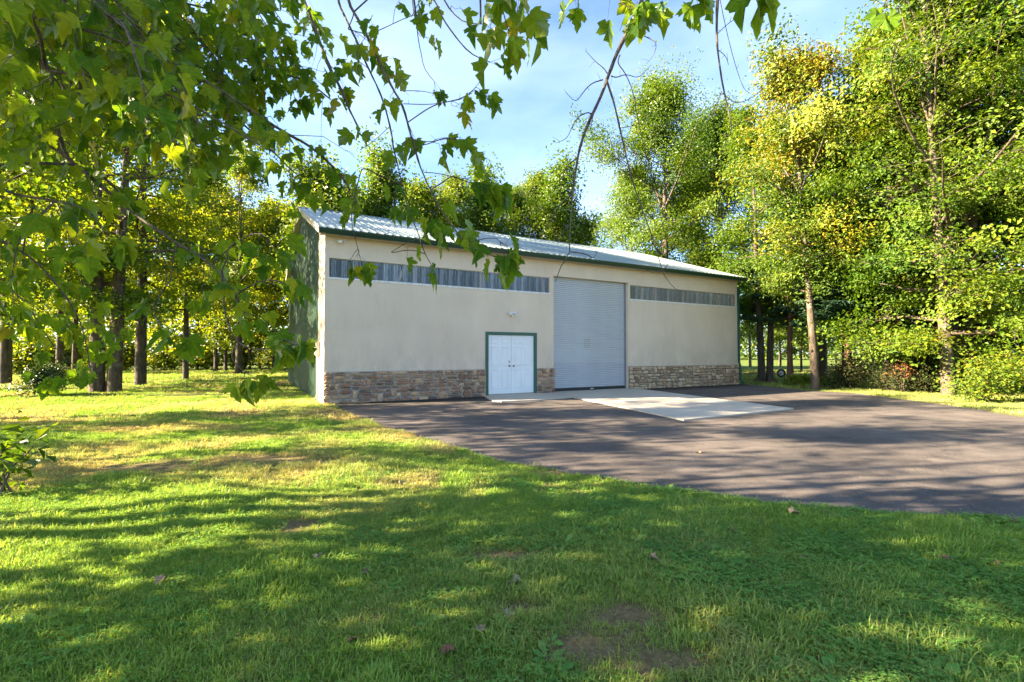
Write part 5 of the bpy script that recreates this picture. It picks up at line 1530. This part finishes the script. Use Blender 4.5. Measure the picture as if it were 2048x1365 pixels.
def scatter(name, label, cat, x, y, scale, idxs, tint, dry, srcs, r):
    k = len(x)
    me = bpy.data.meshes.new(name)
    me.vertices.add(k)
    me.vertices.foreach_set('co', np.stack([x, y, gz(x, y)], 1).astype(np.float32).ravel())
    for nm_, v in (('sc', scale), ('tint', tint), ('dry', dry)):
        a = me.attributes.new(nm_, 'FLOAT', 'POINT'); a.data.foreach_set('value', np.asarray(v, np.float32))
    a = me.attributes.new('idx', 'INT', 'POINT'); a.data.foreach_set('value', np.asarray(idxs, np.int32))
    a = me.attributes.new('rot', 'FLOAT_VECTOR', 'POINT')
    rv = np.stack([r.normal(0, .12, k), r.normal(0, .12, k), r.uniform(0, 6.283, k)], 1)
    a.data.foreach_set('vector', rv.astype(np.float32).ravel())
    o_ = ob(name, me)
    g = bpy.data.node_groups.new(name, 'GeometryNodeTree')
    g.interface.new_socket('Geometry', in_out='INPUT', socket_type='NodeSocketGeometry')
    g.interface.new_socket('Geometry', in_out='OUTPUT', socket_type='NodeSocketGeometry')
    gi, go = g.nodes.new('NodeGroupInput'), g.nodes.new('NodeGroupOutput')
    ins = g.nodes.new('GeometryNodeInstanceOnPoints'); ins.inputs['Pick Instance'].default_value = True
    jn = g.nodes.new('GeometryNodeJoinGeometry')
    for s_ in reversed(srcs):
        so = bpy.data.objects.new(s_.name, s_)
        oi = g.nodes.new('GeometryNodeObjectInfo'); oi.inputs['Object'].default_value = so; oi.inputs['As Instance'].default_value = True
        g.links.new(oi.outputs['Geometry'], jn.inputs[0])
    def attr(nm_, t):
        n_ = g.nodes.new('GeometryNodeInputNamedAttribute'); n_.data_type = t; n_.inputs[0].default_value = nm_
        return n_.outputs[0]
    g.links.new(gi.outputs[0], ins.inputs['Points']); g.links.new(jn.outputs[0], ins.inputs['Instance'])
    g.links.new(attr('idx', 'INT'), ins.inputs['Instance Index'])
    g.links.new(attr('sc', 'FLOAT'), ins.inputs['Scale'])
    g.links.new(attr('rot', 'FLOAT_VECTOR'), ins.inputs['Rotation'])
    g.links.new(ins.outputs[0], go.inputs[0])
    md = o_.modifiers.new('scatter', 'NODES'); md.node_group = g
    return tag(o_, label, cat, kind='stuff')

tufts = [tuft(k, 18, .060, .022, .052, .0052) for k in range(4)] + [tuft(k + 9, 15, .035, .045, .085, .0052) for k in range(2)] + [tuft(20, 22, .09, .018, .04, .005)]
X, Y, D, Tn, S_, I_ = [], [], [], [], [], []
for n_try, y0, y1, s_, seed in ((92000, .5, 5.0, 1.0, 1), (62000, 5.0, 10.0, 1.25, 2), (36000, 10.0, 19.0, 1.7, 3), (26000, 19.0, 42.0, 2.6, 4)):
    x, y, d, pn, r = lawn_points(n_try, y0, y1, seed)
    k = len(x)
    big = np.clip((vnoise(x, y, .5, 5) - .5) * 2.2, 0, 1)
    X.append(x); Y.append(y); D.append(d)
    Tn.append(np.clip(.25 + vnoise(x, y, .9, 7) * .6 + r.normal(0, .12, k), 0, 1))
    S_.append(s_ * r.uniform(.7, 1.25, k) * (.85 + .4 * big) * (1 - .2 * d) * (1 - .5 * pn))
    I_.append(np.where(r.random(k) < .10 + .25 * big, r.integers(4, 6, k), np.where(r.random(k) < .2, 6, r.integers(0, 4, k))))
X, Y, D, Tn, S_, I_ = map(np.concatenate, (X, Y, D, Tn, S_, I_))
scatter('grass', 'patchy mown grass covering the lawn', 'grass', X, Y, S_, I_, Tn, D, tufts, np.random.default_rng(8))
cl_src = [clover(k, 16, .07, .011, .045) for k in range(3)] + [rosette(k + 5, 8, .085) for k in range(3)]
X, Y, D, Tn, S_, I_ = [], [], [], [], [], []
for n_try, y0, y1, s_, seed in ((38000, .5, 4.6, 1.0, 11), (16000, 4.6, 8, 1.2, 12)):
    x, y, d, pn, r = lawn_points(n_try, y0, y1, seed)
    side_ = np.clip(.12 + .55 * np.clip((x + .6) / 1.6, 0, 1), 0, 1)
    kp = r.random(len(x)) < side_ * np.clip((vnoise(x, y, .6, 21) - .28) * 2.2, .04, 1)
    x, y, d = x[kp], y[kp], d[kp]; k = len(x)
    X.append(x); Y.append(y); D.append(d * .25); Tn.append(np.clip(vnoise(x, y, .5, 23) + r.normal(0, .12, k), 0, 1)); S_.append(s_ * r.uniform(.7, 1.3, k))
    I_.append(np.where(r.random(k) < .10, r.integers(3, 6, k), r.integers(0, 3, k)))
X, Y, D, Tn, S_, I_ = map(np.concatenate, (X, Y, D, Tn, S_, I_))
scatter('clover', 'clover and broad-leaved weeds mixed into the near lawn', 'weeds', X, Y, S_, I_, Tn, D, cl_src, np.random.default_rng(9))

# ------------------------------------------------------------------ fallen leaves, one by one
FALL = [plain('fallen_leaf_%s' % n_, c, .8, 0, .3, 30) for n_, c in (('russet', (.13, .06, .03)), ('tan', (.24, .17, .10)), ('pale', (.27, .21, .15)))]
fmesh = []
for k, m in enumerate(FALL):
    V, Ft, U = shapes[k]
    V = V.copy(); V[:, 2] = V[:, 2] * 1.3 + .25 * V[:, 0] ** 2
    fmesh.append(np_mesh('fallen_leaf', V, [Ft], m))
spots = [(640, 1125, 2), (735, 1152, 0), (1040, 1178, 2), (960, 1285, 1), (888, 1318, 0), (705, 1305, 0), (1020, 1242, 2), (1300, 1135, 1), (1615, 1120, 0), (1580, 1030, 1), (1655, 1023, 0), (1720, 1136, 0), (1905, 1125, 0), (1990, 1128, 0),
         (945, 925, 0), (797, 972, 1), (150, 968, 0), (330, 1165, 1), (1458, 1066, 1), (1768, 1258, 0), (2030, 1046, 0), (1700, 1022, 0), (440, 870, 0), (1400, 905, 1)]
FG = 'fallen leaves lying on the lawn'
names = {0: 'small russet fallen leaf', 1: 'small tan fallen leaf', 2: 'pale dry fallen leaf'}
where = ['in the left foreground grass', 'beside the bare patch left of centre', 'on the thin grass at the bare patch', 'near the bottom edge by the weeds', 'curled near the bottom edge', 'lowest left of the curled ones', 'lying in the bare soil', 'in the clover right of centre', 'in the shaded clover, nearer the centre',
         'on the grass rim of the driveway', 'standing up at the driveway rim', 'dark and alone in the clover', 'in the clover far right', 'at the far right edge in the clover', 'at the asphalt edge by the curve', 'in the sunny strip left of the curve', 'by the seedling shrub', 'left in the deep shaded grass',
         'in the sunlit band near the driveway', 'low in the right foreground', 'at the right end of the driveway rim', 'among the grass tufts on the driveway rim', 'in the sunlit lawn toward the wood', 'alone on the asphalt']
for (px, py, k), w_ in zip(spots, where):
    p = ground_at(px, py, .02)
    zz = float(gz(p[0:1], p[1:2])[0]) + .035 if w_ != 'alone on the asphalt' else .012
    s_ = random.uniform(.055, .085)
    o_ = ob('fallen_leaf', fmesh[k], None, (p[0], p[1], zz), (random.uniform(-.4, .4), random.uniform(-.4, .4), random.uniform(0, 6.28)), (s_, s_, s_))
    tag(o_, names[k] + ' ' + w_, 'leaf', FG)
